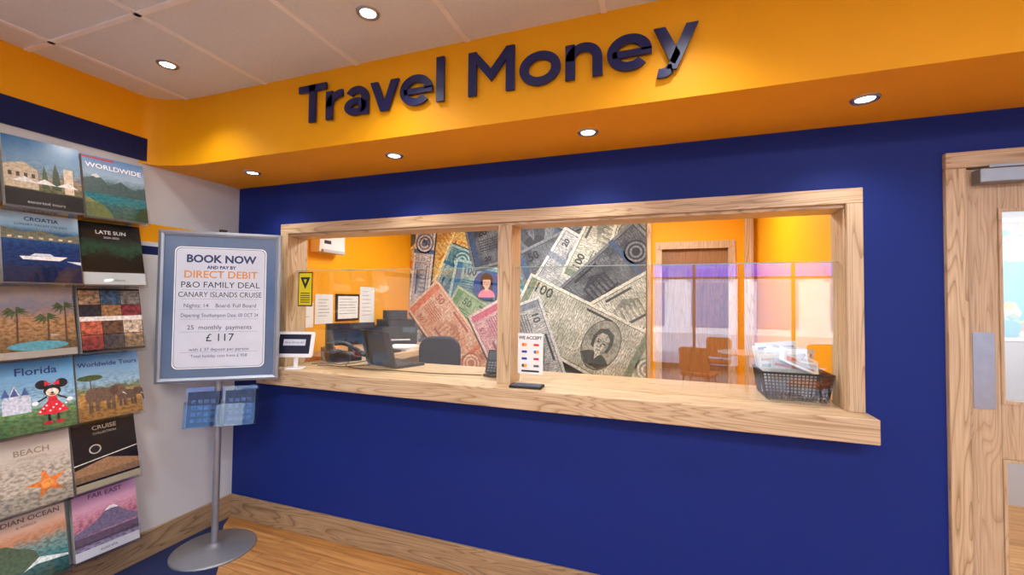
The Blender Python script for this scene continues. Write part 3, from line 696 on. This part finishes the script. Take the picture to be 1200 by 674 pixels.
# room beyond that door
b = B(); b.box(3.7, 3.75, .13, 2.26, 0, 2.5, white); b.done('wall_corridor_left')
b = B(); b.box(3.7, RX+.1, 2.16, 2.26, 0, 2.5, white); b.done('wall_corridor_back')
b = B(); b.box(RX, RX+.1, .13, 2.26, 0, 2.5, white); b.done('wall_corridor_right')
b = B(); b.box(3.7, RX+.1, .13, 2.3, 2.5, 2.6, tile); b.done('ceiling_corridor')
panel('fill_light_panel', 5.2, 1.1, 2.5, 1.16, .58, 60)  # unseen panel added to light this room
def mapmat():
    m, nt, b = newmat('world_map_print'); N = nt.nodes.new; L = nt.links.new
    tc = N('ShaderNodeTexCoord'); n = N('ShaderNodeTexNoise'); n.inputs['Scale'].default_value = 3.2; n.inputs['Detail'].default_value = 8
    v = N('ShaderNodeTexVoronoi'); v.inputs['Scale'].default_value = 14
    L(tc.outputs['UV'], n.inputs['Vector']); L(tc.outputs['UV'], v.inputs['Vector'])
    hs = N('ShaderNodeMix'); hs.data_type = 'RGBA'; hs.inputs[0].default_value = .65; L(v.outputs['Color'], hs.inputs[6]); hs.inputs[7].default_value = (.9, .85, .7, 1)
    r = N('ShaderNodeValToRGB'); r.color_ramp.interpolation = 'CONSTANT'; r.color_ramp.elements[0].color = (0, 0, 0, 1); r.color_ramp.elements[1].position = .52
    L(n.outputs['Fac'], r.inputs['Fac']); mx = N('ShaderNodeMix'); mx.data_type = 'RGBA'; L(r.outputs['Color'], mx.inputs[0]); mx.inputs[6].default_value = c4(srgb(170, 212, 226)); L(hs.outputs[2], mx.inputs[7])
    L(mx.outputs[2], b.inputs['Base Color']); return m
g = group('world_map_poster', on_back((5.5, 2.158, 1.7))); flat(g, 'margin', R(-.72, .72, -.47, .47), .001, paper); flat(g, 'map', R(-.69, .69, -.44, .44), .002, mapmat())

# ------------------------------------------------------------------ poster stand
pc = Vector((.324, -.353)); ld = Vector((.572-.076, -.16+.546)).normalized()
px_, py_ = ld.x, ld.y
g = group('poster_stand', frame_mat((pc.x, pc.y, 0), (px_, py_, 0), (-py_, px_, 0), (0, 0, 1)))  # local x along face, y into wall, z up
PS = M('stand_grey', srgb(150, 152, 160), .35, .5)
b = B(); b.lathe([(.0001, .0), (.22, 0), (.22, .006), (.21, .012), (.06, .018), (.03, .03), (.026, .04), (.0001, .04)], PS, 48, T=Matrix.Translation((-.01, .045, 0))); b.done('base', g)
b = B(); b.cyl((-.01, .045, .03), (-.01, .045, 1.9), .019, PS); b.cyl((-.01, .045, 1.9), (-.01, .045, 1.915), .021, blackm); b.done('pole', g)
HW, HH, ZC = .316, .445, 1.45
ps = group('poster_frame', None); ps.parent = g; ps.matrix_local = frame_mat((0, 0, ZC), (1, 0, 0), (0, 0, 1), (0, -1, 0))
b = B(); b.box(-HW+.01, HW-.01, -HH+.01, HH-.01, -.02, -.006, silverp); b.done('back_panel', ps)
def bevframe(par, w, h_, t, z0, z1, mat):
    b = B()
    o_ = [(-w, -h_), (w, -h_), (w, h_), (-w, h_)]; i_ = [(-w+t, -h_+t), (w-t, -h_+t), (w-t, h_-t), (-w+t, h_-t)]
    vs = [(*p, z0) for p in o_]+[(*p, z1-.004) for p in o_]+[((o_[k][0]*.5+i_[k][0]*.5), (o_[k][1]*.5+i_[k][1]*.5), z1) for k in range(4)]+[(*p, z1-.004) for p in i_]+[(*p, z0) for p in i_]
    fs = []
    for k in range(4):
        j = (k+1) % 4
        for L0 in range(4): fs.append((L0*4+k, L0*4+j, L0*4+4+j, L0*4+4+k))
        fs.append((k, 16+k, 16+j, j))
    b.add(vs, fs, mat); return b.done('snap_frame', par)
bevframe(ps, HW, HH, .028, -.012, .012, silverp)
flat(ps, 'poster', R(-HW+.02, HW-.02, -HH+.02, HH-.02), .0, grad('poster_blue', [(0, (92, 112, 140)), (.5, (68, 90, 124)), (1, (98, 118, 146))], .3, 1.5, .3, .2, mott=0))
flat(ps, 'panel_outline', RR(-.237, .237, -.366, .352, .03), .0012, whiteink)
flat(ps, 'panel_line', RR(-.231, .231, -.360, .346, .027), .0016, M('line_blue', srgb(80, 110, 150), .5))
flat(ps, 'panel', RR(-.228, .228, -.357, .343, .026), .002, M('panel_white', srgb(214, 219, 230), .4))
zz = .003
text(ps, 'BOOK NOW', .062, 0, .262, zz, navyink, off=.0022)
text(ps, 'AND PAY BY', .026, 0, .224, zz, navyink, off=.001)
text(ps, 'DIRECT DEBIT', .060, 0, .170, zz, orangeink, off=.001)
text(ps, 'P&O FAMILY DEAL', .05, 0, .112, zz, blackink)
text(ps, 'CANARY ISLANDS CRUISE', .044, 0, .056, zz, blackink, sx=.84)
text(ps, 'Nights: 14    Board: Full Board', .032, 0, -.005, zz, navyink, sx=.95)
text(ps, 'Departing: Southampton Date: 00 OCT 24', .031, 0, -.062, zz, navyink, sx=.74)
text(ps, '25  monthly  payments', .036, 0, -.135, zz, blackink)
text(ps, '\u00a3 117', .064, 0, -.205, zz, blackink)
text(ps, 'with \u00a3 37 deposit per person', .026, 0, -.262, zz, navyink)
text(ps, 'Total holiday cost from \u00a3 958', .024, 0, -.30, zz, navyink)
for i, y_ in enumerate((.099, .044, -.018, -.075, -.15, -.27)):
    flat(ps, 'rule', R(-.2, .2, y_, y_+.0012), .0025, M('line_blue', srgb(80, 110, 150), .5))
# leaflet holder on pole
hb = group('leaflet_holder', None); hb.parent = g; hb.matrix_local = frame_mat((.02, .0, .77), (1, 0, 0), (0, 0, 1), (0, -1, 0)) @ Matrix.Rotation(math.radians(-8), 4, 'X')
b = B(); b.box(-.19, .19, -.03, .20, -.016, -.013, clear); b.box(-.19, .19, -.03, .10, .018, .021, clear); b.box(-.19, .19, -.03, -.027, -.016, .021, clear)
for x_ in (-.19, 0, .187): b.box(x_, x_+.003, -.03, .12, -.016, .021, clear)
b.done('acrylic_tray', hb)
for x_ in (-.095, .095):
    b = B(); b.box(x_-.08, x_+.08, -.025, .175, -.010, .012, M('leaflet_blue', srgb(26, 40, 72), .3, var=.5, scale=40)); b.done('leaflets', hb)
    for i in range(4):
        for j in range(4): flat(hb, 'print', R(x_-.06+j*.032, x_-.036+j*.032, .0+i*.036, .022+i*.036), .0125, M('leaflet_print', srgb(66, 90, 134), .4, var=.7, scale=50))

# ------------------------------------------------------------------ brochure rack
def brochure(col, row, title, stops, tcol, noise=.06, ns=6, sub=None, footer=None, extra=None, tsize=.03, ty=.255, th=.032):
    y0 = (-1.05, -.765, -1.335)[col]
    zb = 2.065-.155-row*.343
    g = group('travel_brochure', on_left((.125, y0+random.uniform(-.006, .006), zb), 13) @ Matrix.Rotation(random.uniform(-.02, .02), 4, 'Z') @ Matrix.Rotation(math.radians(-4), 4, 'Y') @ Matrix.Diagonal((1.12, 1.06, 1, 1)))
    W, H = .117, .312
    b = B(); b.box(-W, W, 0, H, -th, 0, pages); b.done('page_block', g, .0008)
    flat(g, 'cover', R(-W, W, 0, H), .0009, grad('cover_%d_%d' % (row, col), stops, noise, ns))
    if title: text(g, title, tsize, 0, ty, .0018, M('ink_%d_%d_%d' % tcol, srgb(*tcol), .5), off=.0005)
    if sub: text(g, sub, .014, 0, ty-.022, .0018, M('ink_%d_%d_%d' % tcol, srgb(*tcol), .5))
    if footer:
        flat(g, 'footer', R(-W, W, 0, footer[0]), .0013, M('ft_%d_%d_%d' % footer[1], srgb(*footer[1]), .4))
        if len(footer) > 2: text(g, footer[2], .019, 0, .015, .0018, M('ink_%d_%d_%d' % footer[3], srgb(*footer[3]), .5))
    if extra: extra(g)
    # clear acrylic pocket
    a = B(); a.box(-W-.006, W+.006, -.012, .07, .004, .006, clear); a.box(-W-.006, W+.006, -.012, -.010, -th-.004, .006, clear); a.box(-W-.006, W+.006, -.012, H*.9, -th-.006, -th-.004, clear)
    a.done('acrylic_pocket', g)
def P(c): return M('p_%d_%d_%d' % c, srgb(*c), .45, var=.3, scale=90)
def ex_village(g):
    flat(g, 'house', [(-.117, .08), (-.02, .08), (-.02, .17), (-.06, .20), (-.117, .18)], .0012, P((196, 178, 150)))
    for i in range(4): flat(g, 'window', R(-.105+.022*i, -.095+.022*i, .13, .15), .0015, P((70, 60, 56)))
    flat(g, 'cypress', [(.02, .09), (.05, .09), (.045, .17), (.035, .22), (.026, .17)], .0013, P((50, 70, 40))); flat(g, 'tower', R(.06, .09, .08, .2), .0012, P((210, 190, 160)))
    flat(g, 'cypress', [(-.01, .09), (.012, .09), (.008, .16), (.0, .2), (-.006, .16)], .0013, P((60, 84, 44)))
    for cx in (-.06, .0, .07): flat(g, 'parasol', [(cx-.035, .11), (cx+.035, .11), (cx, .135)], .0016, P((236, 232, 226)))
def ex_lake(g):
    flat(g, 'mountain', [(-.117, .12), (-.117, .19), (-.09, .20), (-.07, .22), (-.05, .2), (-.03, .17), (.0, .185), (.02, .20), (.045, .18), (.07, .16), (.09, .175), (.117, .19), (.117, .12)], .0011, P((60, 84, 84)))
    flat(g, 'snow', [(-.09, .207), (-.07, .22), (-.055, .204), (-.07, .2)], .0013, P((225, 230, 234)))
    flat(g, 'promontory', [(-.117, 0), (-.02, 0), (-.03, .03), (-.05, .06), (-.117, .1)], .0013, P((120, 130, 80))); flat(g, 'stripe', R(-.117, .0, .296, .306), .0014, P((190, 40, 50)))
    flat(g, 'foliage', [(.117, 0), (.117, .09), (.09, .07), (.07, .04), (.05, .0)], .0013, P((50, 80, 56)))
def ex_yacht(g):
    flat(g, 'hull', [(-.06, .1), (.05, .1), (.075, .12), (-.07, .114)], .0013, P((240, 242, 244))); flat(g, 'deck', [(-.04, .117), (.035, .118), (.02, .13), (-.025, .129)], .0015, P((210, 220, 228)))
    flat(g, 'hill', [(-.117, .19), (-.117, .24), (-.08, .23), (-.05, .225), (.0, .235), (.06, .215), (.117, .23), (.117, .19)], .0012, P((110, 112, 92))); flat(g, 'wake', [(.07, .1), (.117, .085), (.117, .1)], .0013, P((220, 232, 240)))
    for i in range(7): flat(g, 'house', R(-.1+.03*i, -.088+.03*i, .195, .203), .0014, P((226, 200, 176)))
def ex_grid(g):
    cs = [(150, 60, 50), (70, 60, 60), (150, 120, 90), (170, 84, 60), (90, 60, 40), (180, 160, 140), (40, 40, 50), (150, 110, 70), (120, 40, 50), (160, 130, 100), (60, 90, 120), (120, 116, 110)]
    for i in range(12):
        x0 = -.115+.077*(i % 3); y0 = .012+.073*(i//3); flat(g, 'picture', R(x0, x0+.075, y0, y0+.07), .0012, M('pic%d' % i, srgb(*cs[i]), .4, var=.8, scale=60))
    flat(g, 'title_strip', R(-.117, .117, .15, .172), .0015, P((220, 214, 206)))
def ex_florida(g):
    flat(g, 'castle', [(-.10, .09), (-.10, .15), (-.09, .17), (-.08, .15), (-.08, .17), (-.065, .21), (-.05, .17), (-.05, .15), (-.035, .18), (-.02, .15), (-.02, .09)], .0012, P((196, 200, 216)))
    for cx in (-.09, -.065, -.035): flat(g, 'roof', [(cx-.012, .165), (cx+.012, .165), (cx, .2)], .0014, P((70, 96, 150)))
    z = .0016; k = P((24, 22, 24))
    flat(g, 'ear', E(.015, .2, .02, .02), z, k); flat(g, 'ear', E(.075, .2, .02, .02), z, k); flat(g, 'head', E(.045, .17, .027, .026), z, k)
    flat(g, 'face', E(.045, .163, .02, .018), z+.0003, P((236, 200, 170))); flat(g, 'eye', E(.038, .171, .005, .008), z+.0006, P((250, 250, 250))); flat(g, 'eye', E(.052, .171, .005, .008), z+.0006, P((250, 250, 250)))
    flat(g, 'nose', E(.045, .16, .005, .004), z+.0008, k); flat(g, 'mouth', E(.045, .152, .009, .003), z+.0006, P((160, 30, 40)))
    flat(g, 'bow', [(.045, .2), (.022, .215), (.022, .192)], z+.0008, P((214, 30, 50))); flat(g, 'bow', [(.045, .2), (.068, .215), (.068, .192)], z+.0008, P((214, 30, 50)))
    flat(g, 'bodice', [(.028, .12), (.062, .12), (.056, .145), (.034, .145)], z, P((214, 30, 50))); flat(g, 'skirt', [(-.005, .075), (.045, .065), (.095, .075), (.064, .122), (.026, .122)], z, P((214, 30, 50)))
    for i in range(9): flat(g, 'dot', E(.005+.01*i, .083+.012*(i % 3), .0035, .0035, 12), z+.0003, P((250, 250, 250)))
    for sx_ in (-1, 1):
        flat(g, 'arm', [(.045+sx_*.017, .142), (.045+sx_*.05, .12), (.045+sx_*.053, .126), (.045+sx_*.017, .15)][::sx_], z+.0001, k); flat(g, 'glove', E(.045+sx_*.053, .122, .01, .009), z+.0004, P((250, 250, 250)))
        flat(g, 'leg', R(.045+sx_*.014-.004, .045+sx_*.014+.004, .035, .07), z-.0001, k); flat(g, 'shoe', E(.045+sx_*.018, .032, .014, .008), z+.0002, P((214, 30, 50)))
def ex_elephants(g):
    for cx, sc in ((-.03, 1.15), (.065, .8)):
        c = P((104, 80, 64)) if sc > 1 else P((92, 70, 58))
        T = lambda pts_: [(cx+x*sc, .06+y*sc) for x, y in pts_]
        flat(g, 'body', T([(-.05, .02), (.035, .02), (.045, .05), (.03, .07), (.0, .078), (-.03, .08), (-.048, .07), (-.055, .05)]), .0013, c); flat(g, 'head', T(E(.05, .06, .024, .024)), .0015, c)
        flat(g, 'trunk', T([(.06, .05), (.075, .055), (.078, .0), (.07, .0)]), .0014, c); flat(g, 'ear', T(E(.036, .06, .014, .02)), .0017, P((84, 62, 50)))
        flat(g, 'tusk', T([(.062, .045), (.068, .045), (.08, .03)]), .0019, P((236, 230, 216)))
        for lx in (-.045, -.025, .01, .026): flat(g, 'leg', T(R(lx, lx+.013, -.02, .03)), .0012, c)
    flat(g, 'acacia', E(-.07, .2, .045, .014), .0012, P((70, 90, 44))); flat(g, 'trunk', R(-.072, -.068, .15, .2), .0011, P((70, 50, 36)))
def ex_star(g):
    pts_ = []
    for i in range(10):
        r_ = .066 if i % 2 == 0 else .024; t = math.radians(90+36*i+12); pts_.append((.04+r_*math.cos(t), .09+r_*math.sin(t)))
    for i in range(0, 10, 2): flat(g, 'starfish_arm', [(.04, .09), pts_[i-1], pts_[i], pts_[(i+1) % 10]], .0013, P((222, 120, 48)))
    flat(g, 'starfish_centre', E(.04, .09, .02, .02), .0015, P((236, 146, 70)))
def ex_deck(g):
    flat(g, 'deck', [(-.117, .04), (.117, .04), (.117, .09), (.0, .13), (-.117, .1)], .0012, P((150, 112, 80)))
    flat(g, 'rail', [(-.117, .12), (.117, .15), (.117, .154), (-.117, .124)], .0014, P((220, 214, 200)))
    flat(g, 'ring', E(-.04, .18, .022, .022), .0014, P((190, 180, 160))); flat(g, 'ring_hole', E(-.04, .18, .017, .017), .0016, P((24, 28, 40)))
def ex_cliff(g):
    flat(g, 'cliff', [(-.117, .04), (-.06, .045), (-.02, .06), (.03, .1), (.02, .13), (.0, .15), (-.03, .165), (-.06, .19), (-.117, .2)], .0012, P((80, 98, 76))); flat(g, 'surf', [(-.02, .06), (.03, .1), (.117, .07), (.117, .062), (.02, .075)], .0014, P((214, 224, 220)))
def ex_fuji(g):
    flat(g, 'mountain', [(-.117, .12), (-.04, .155), (.01, .205), (.03, .205), (.07, .16), (.117, .13), (.117, .11), (-.117, .1)], .0012, P((110, 100, 130)))
    flat(g, 'peak', [(-.008, .187), (.01, .205), (.03, .205), (.045, .188), (.02, .192)], .0014, P((240, 226, 232)))
    flat(g, 'town', R(-.117, .117, .06, .1), .0013, P((90, 74, 96)))
def ex_palm(g):
    for cx, hh in ((-.06, .2), (.03, .17), (.085, .22)):
        flat(g, 'trunk', [(cx-.004, .06), (cx+.004, .06), (cx+.006, hh), (cx+.002, hh)], .0012, P((84, 60, 44)))
        for a in range(0, 360, 30):
            t = math.radians(a+10); flat(g, 'frond', [(cx, hh), (cx+.022*math.cos(t)-.005, hh+.02*math.sin(t)+.006), (cx+.042*math.cos(t), hh+.03*math.sin(t)-.008)], .0014+a*.000001, P((70, 84, 50)))
    flat(g, 'pool', E(.0, .05, .09, .02), .0013, P((96, 176, 190)))
brochure(0, 0, '', [(0, (60, 56, 50)), (.22, (90, 100, 70)), (.4, (170, 150, 120)), (.6, (130, 165, 190)), (1, (60, 120, 175))], (255, 255, 255), .1, 8, footer=(.075, (20, 20, 22), 'escorted tours', (235, 235, 235)), extra=ex_village)
brochure(1, 0, 'WORLDWIDE', [(0, (60, 120, 110)), (.35, (40, 130, 145)), (.5, (70, 110, 110)), (.7, (160, 185, 205)), (1, (90, 140, 196))], (250, 250, 250), .05, 6, extra=ex_lake, tsize=.034, ty=.25)
brochure(0, 1, 'CROATIA', [(0, (14, 36, 80)), (.5, (20, 60, 120)), (.72, (50, 100, 145)), (.8, (140, 180, 206)), (1, (180, 204, 220))], (30, 50, 90), .03, 20, sub='LUXURY YACHT CRUISES', extra=ex_yacht, tsize=.024, ty=.275)
brochure(1, 1, 'LATE SUN', [(0, (14, 18, 20)), (.4, (18, 26, 28)), (.6, (34, 76, 60)), (.75, (22, 36, 42)), (1, (18, 22, 30))], (225, 232, 232), .16, 3, sub='2024-2025', footer=(.06, (222, 224, 222), 'northern', (60, 70, 70)), tsize=.026)
brochure(0, 2, '', [(0, (110, 90, 70)), (.25, (150, 118, 84)), (.5, (180, 136, 96)), (.75, (130, 130, 146)), (1, (170, 150, 134))], (255, 255, 255), .14, 7, extra=ex_palm, footer=(.03, (190, 180, 168)))
brochure(1, 2, '', [(0, (40, 38, 36)), (1, (60, 50, 50))], (40, 40, 40), .02, 3, extra=ex_grid)
brochure(0, 3, 'Florida', [(0, (96, 130, 80)), (.3, (110, 150, 100)), (.4, (160, 200, 224)), (1, (74, 150, 204))], (30, 50, 110), .04, 8, extra=ex_florida, tsize=.046, ty=.25)
brochure(1, 3, 'Worldwide Tours', [(0, (180, 130, 74)), (.35, (196, 148, 88)), (.45, (126, 138, 98)), (.55, (150, 192, 216)), (1, (74, 140, 196))], (30, 50, 110), .05, 9, extra=ex_elephants, tsize=.03, ty=.255)
brochure(0, 4, 'BEACH', [(0, (190, 174, 154)), (.5, (206, 194, 178)), (1, (214, 204, 190))], (150, 130, 110), .2, 12, sub='COLLECTION', extra=ex_star, tsize=.034, ty=.23)
brochure(1, 4, 'CRUISE', [(0, (26, 26, 36)), (.5, (16, 20, 34)), (1, (12, 16, 28))], (200, 190, 170), .1, 8, sub='COLLECTION', extra=ex_deck, tsize=.028, ty=.27, footer=(.03, (186, 170, 140)))
brochure(0, 5, 'INDIAN OCEAN', [(0, (50, 80, 60)), (.3, (80, 140, 142)), (.5, (140, 160, 150)), (.62, (206, 142, 104)), (1, (218, 206, 194))], (110, 90, 80), .07, 6, sub='& AFRICA', extra=ex_cliff, tsize=.028, ty=.265)
brochure(1, 5, 'FAR EAST', [(0, (206, 198, 208)), (.2, (160, 140, 172)), (.5, (204, 130, 150)), (.7, (216, 160, 182)), (1, (190, 150, 192))], (100, 60, 110), .06, 6, extra=ex_fuji, tsize=.03, ty=.265, footer=(.04, (224, 220, 226), 'australia', (100, 60, 110)))
for r_ in range(6):
    brochure(2, r_, ['Greece', 'CITY BREAKS', 'Spain', 'CRUISES', 'USA', 'Ski'][r_], [(0, (60+20*r_, 110, 120)), (.5, (180, 170, 130)), (1, (100, 150, 200))], (255, 255, 255), .1, 6)
# mounting rails of the rack
b = B()
for y_ in (-1.195, -.91, -.66): b.box(.0, .012, y_-.008, y_+.008, .2, 2.24, silverp)
b.done('brochure_rack_rails')

# ------------------------------------------------------------------ shop front behind the camera
fr = M('shopfront_frame', srgb(60, 70, 96), .4)
b = B(); b.box(-.1, 2.5, BY-.15, BY, 0, CZ, white); b.box(2.5, RX+.1, BY-.15, BY, 2.42, CZ, navy); b.box(6.85, RX+.1, BY-.15, BY, 0, 2.42, white); b.done('wall_front')
g = group('window_1')
b = B(); b.box(2.5, 6.85, BY-.1, BY-.03, 0, .12, fr); b.box(2.5, 6.85, BY-.1, BY-.03, 2.34, 2.42, fr); b.box(2.5, 6.85, BY-.1, BY-.03, 2.0, 2.05, fr)
for x_ in (2.5, 3.4, 4.3, 4.36, 5.3, 6.1, 6.79): b.box(x_, x_+.06, BY-.1, BY-.03, 0, 2.42, fr)
b.done('frame', g)
b = B(); b.box(2.5, 6.85, BY-.07, BY-.062, .12, 2.0, wing); b.box(2.5, 6.85, BY-.07, BY-.062, 2.05, 2.34, bluevinyl); b.done('glazing', g)
b = B(); b.box(-14, 20, BY-14, BY-.15, -.12, -.02, M('pavement', srgb(170, 174, 180), .8, var=.2)); b.done('ground_street')
g = group('building_opposite'); b = B(); b.box(-12, 18, BY-13.5, BY-12, -.02, 7, M('building_render', srgb(196, 204, 214), .8, var=.15, scale=3))
for i in range(10):
    b.box(-10+2.8*i, -8.4+2.8*i, BY-12, BY-11.95, .3, 2.4, M('shop_glass', srgb(80, 124, 170), .2)); b.box(-9.8+2.8*i, -8.6+2.8*i, BY-12, BY-11.95, 3.6, 5.2, M('shop_glass', srgb(80, 124, 170), .2))
    b.box(-10.2+2.8*i, -8.2+2.8*i, BY-12, BY-11.9, 2.5, 3.0, M('shop_sign', srgb(70, 130, 220), .4))
b.done('facade', g)
# visitor furniture reflected in the glass
def chair(loc, rz, col):
    g = group('visitor_chair', Matrix.Translation(loc) @ Matrix.Rotation(math.radians(rz), 4, 'Z'))
    b = B(); b.prism(RR(-.22, .22, -.21, .21, .05), .43, .47, col); b.done('seat', g, .01)
    b = B(); b.prism(RR(-.21, .21, 0, .36, .06), -.015, .015, col, T=Matrix.Translation((0, .21, .5)) @ Matrix.Rotation(math.radians(80), 4, 'X')); b.done('back', g, .008)
    b = B()
    for sx_ in (-1, 1):
        for sy_ in (-1, 1): b.cyl((sx_*.17, sy_*.16, .44), (sx_*.21, sy_*.2, 0), .012, steel, seg=10)
        b.cyl((sx_*.17, .16, .44), (sx_*.17, .24, .6), .01, steel, seg=10)
    b.done('legs', g)
och = M('orange_upholstery', srgb(224, 120, 20), .6)
chair((3.3, -4.6, 0), 20, och); chair((4.6, -4.3, 0), -60, och); chair((5.2, -5.4, 0), 160, och); chair((3.7, -6.1, 0), 190, och)
for loc in ((4.0, -5.1), (5.6, -4.4)):
    g = group('round_table', Matrix.Translation((*loc, 0)))
    b = B(); b.lathe([(.0001, .74), (.4, .74), (.405, .727), (.4, .715), (.0001, .715)], whitep, 40); b.done('top', g)
    b = B(); b.cyl((0, 0, .02), (0, 0, .715), .03, steel); b.lathe([(.0001, 0), (.25, 0), (.25, .01), (.03, .03)], steel, 32); b.done('pedestal', g)

# ------------------------------------------------------------------ world, sun, camera
w = bpy.data.worlds.new('daylight'); S.world = w; w.use_nodes = True
nt = w.node_tree; bg = nt.nodes['Background']
tc = nt.nodes.new('ShaderNodeTexCoord'); sp = nt.nodes.new('ShaderNodeSeparateXYZ'); r = nt.nodes.new('ShaderNodeValToRGB')
nt.links.new(tc.outputs['Generated'], sp.inputs[0]); nt.links.new(sp.outputs['Z'], r.inputs['Fac'])
r.color_ramp.elements[0].color = (.85, .92, 1, 1); r.color_ramp.elements[1].color = (.35, .6, 1, 1)
nt.links.new(r.outputs['Color'], bg.inputs['Color']); bg.inputs['Strength'].default_value = 6.0
sl = bpy.data.lights.new('sun', 'SUN'); sl.energy = 14; sl.angle = .02; so = bpy.data.objects.new('sun', sl); S.collection.objects.link(so)
so.matrix_world = Matrix.Translation((3, 4, 12)) @ Vector((.25, .75, .6)).to_track_quat('Z', 'Y').to_matrix().to_4x4()

S.view_settings.view_transform = 'Standard'
S.view_settings.look = 'None'
yaw, pit, rol = math.radians(19.6), math.atan(14/505), math.radians(.57)
F = Vector((-math.sin(yaw)*math.cos(pit), math.cos(yaw)*math.cos(pit), math.sin(pit)))
Rt = Vector((math.cos(yaw), math.sin(yaw), 0)); Up = Rt.cross(F)
R2 = Rt*math.cos(rol)+Up*math.sin(rol); U2 = Up*math.cos(rol)-Rt*math.sin(rol)
cd = bpy.data.cameras.new('camera'); cam = bpy.data.objects.new('camera', cd); S.collection.objects.link(cam)
cam.matrix_world = frame_mat((2.83, -2.2, 1.51), R2, U2, -F)
cd.sensor_width = 36; cd.lens = 505/1200*36; cd.clip_start = .05
S.camera = cam
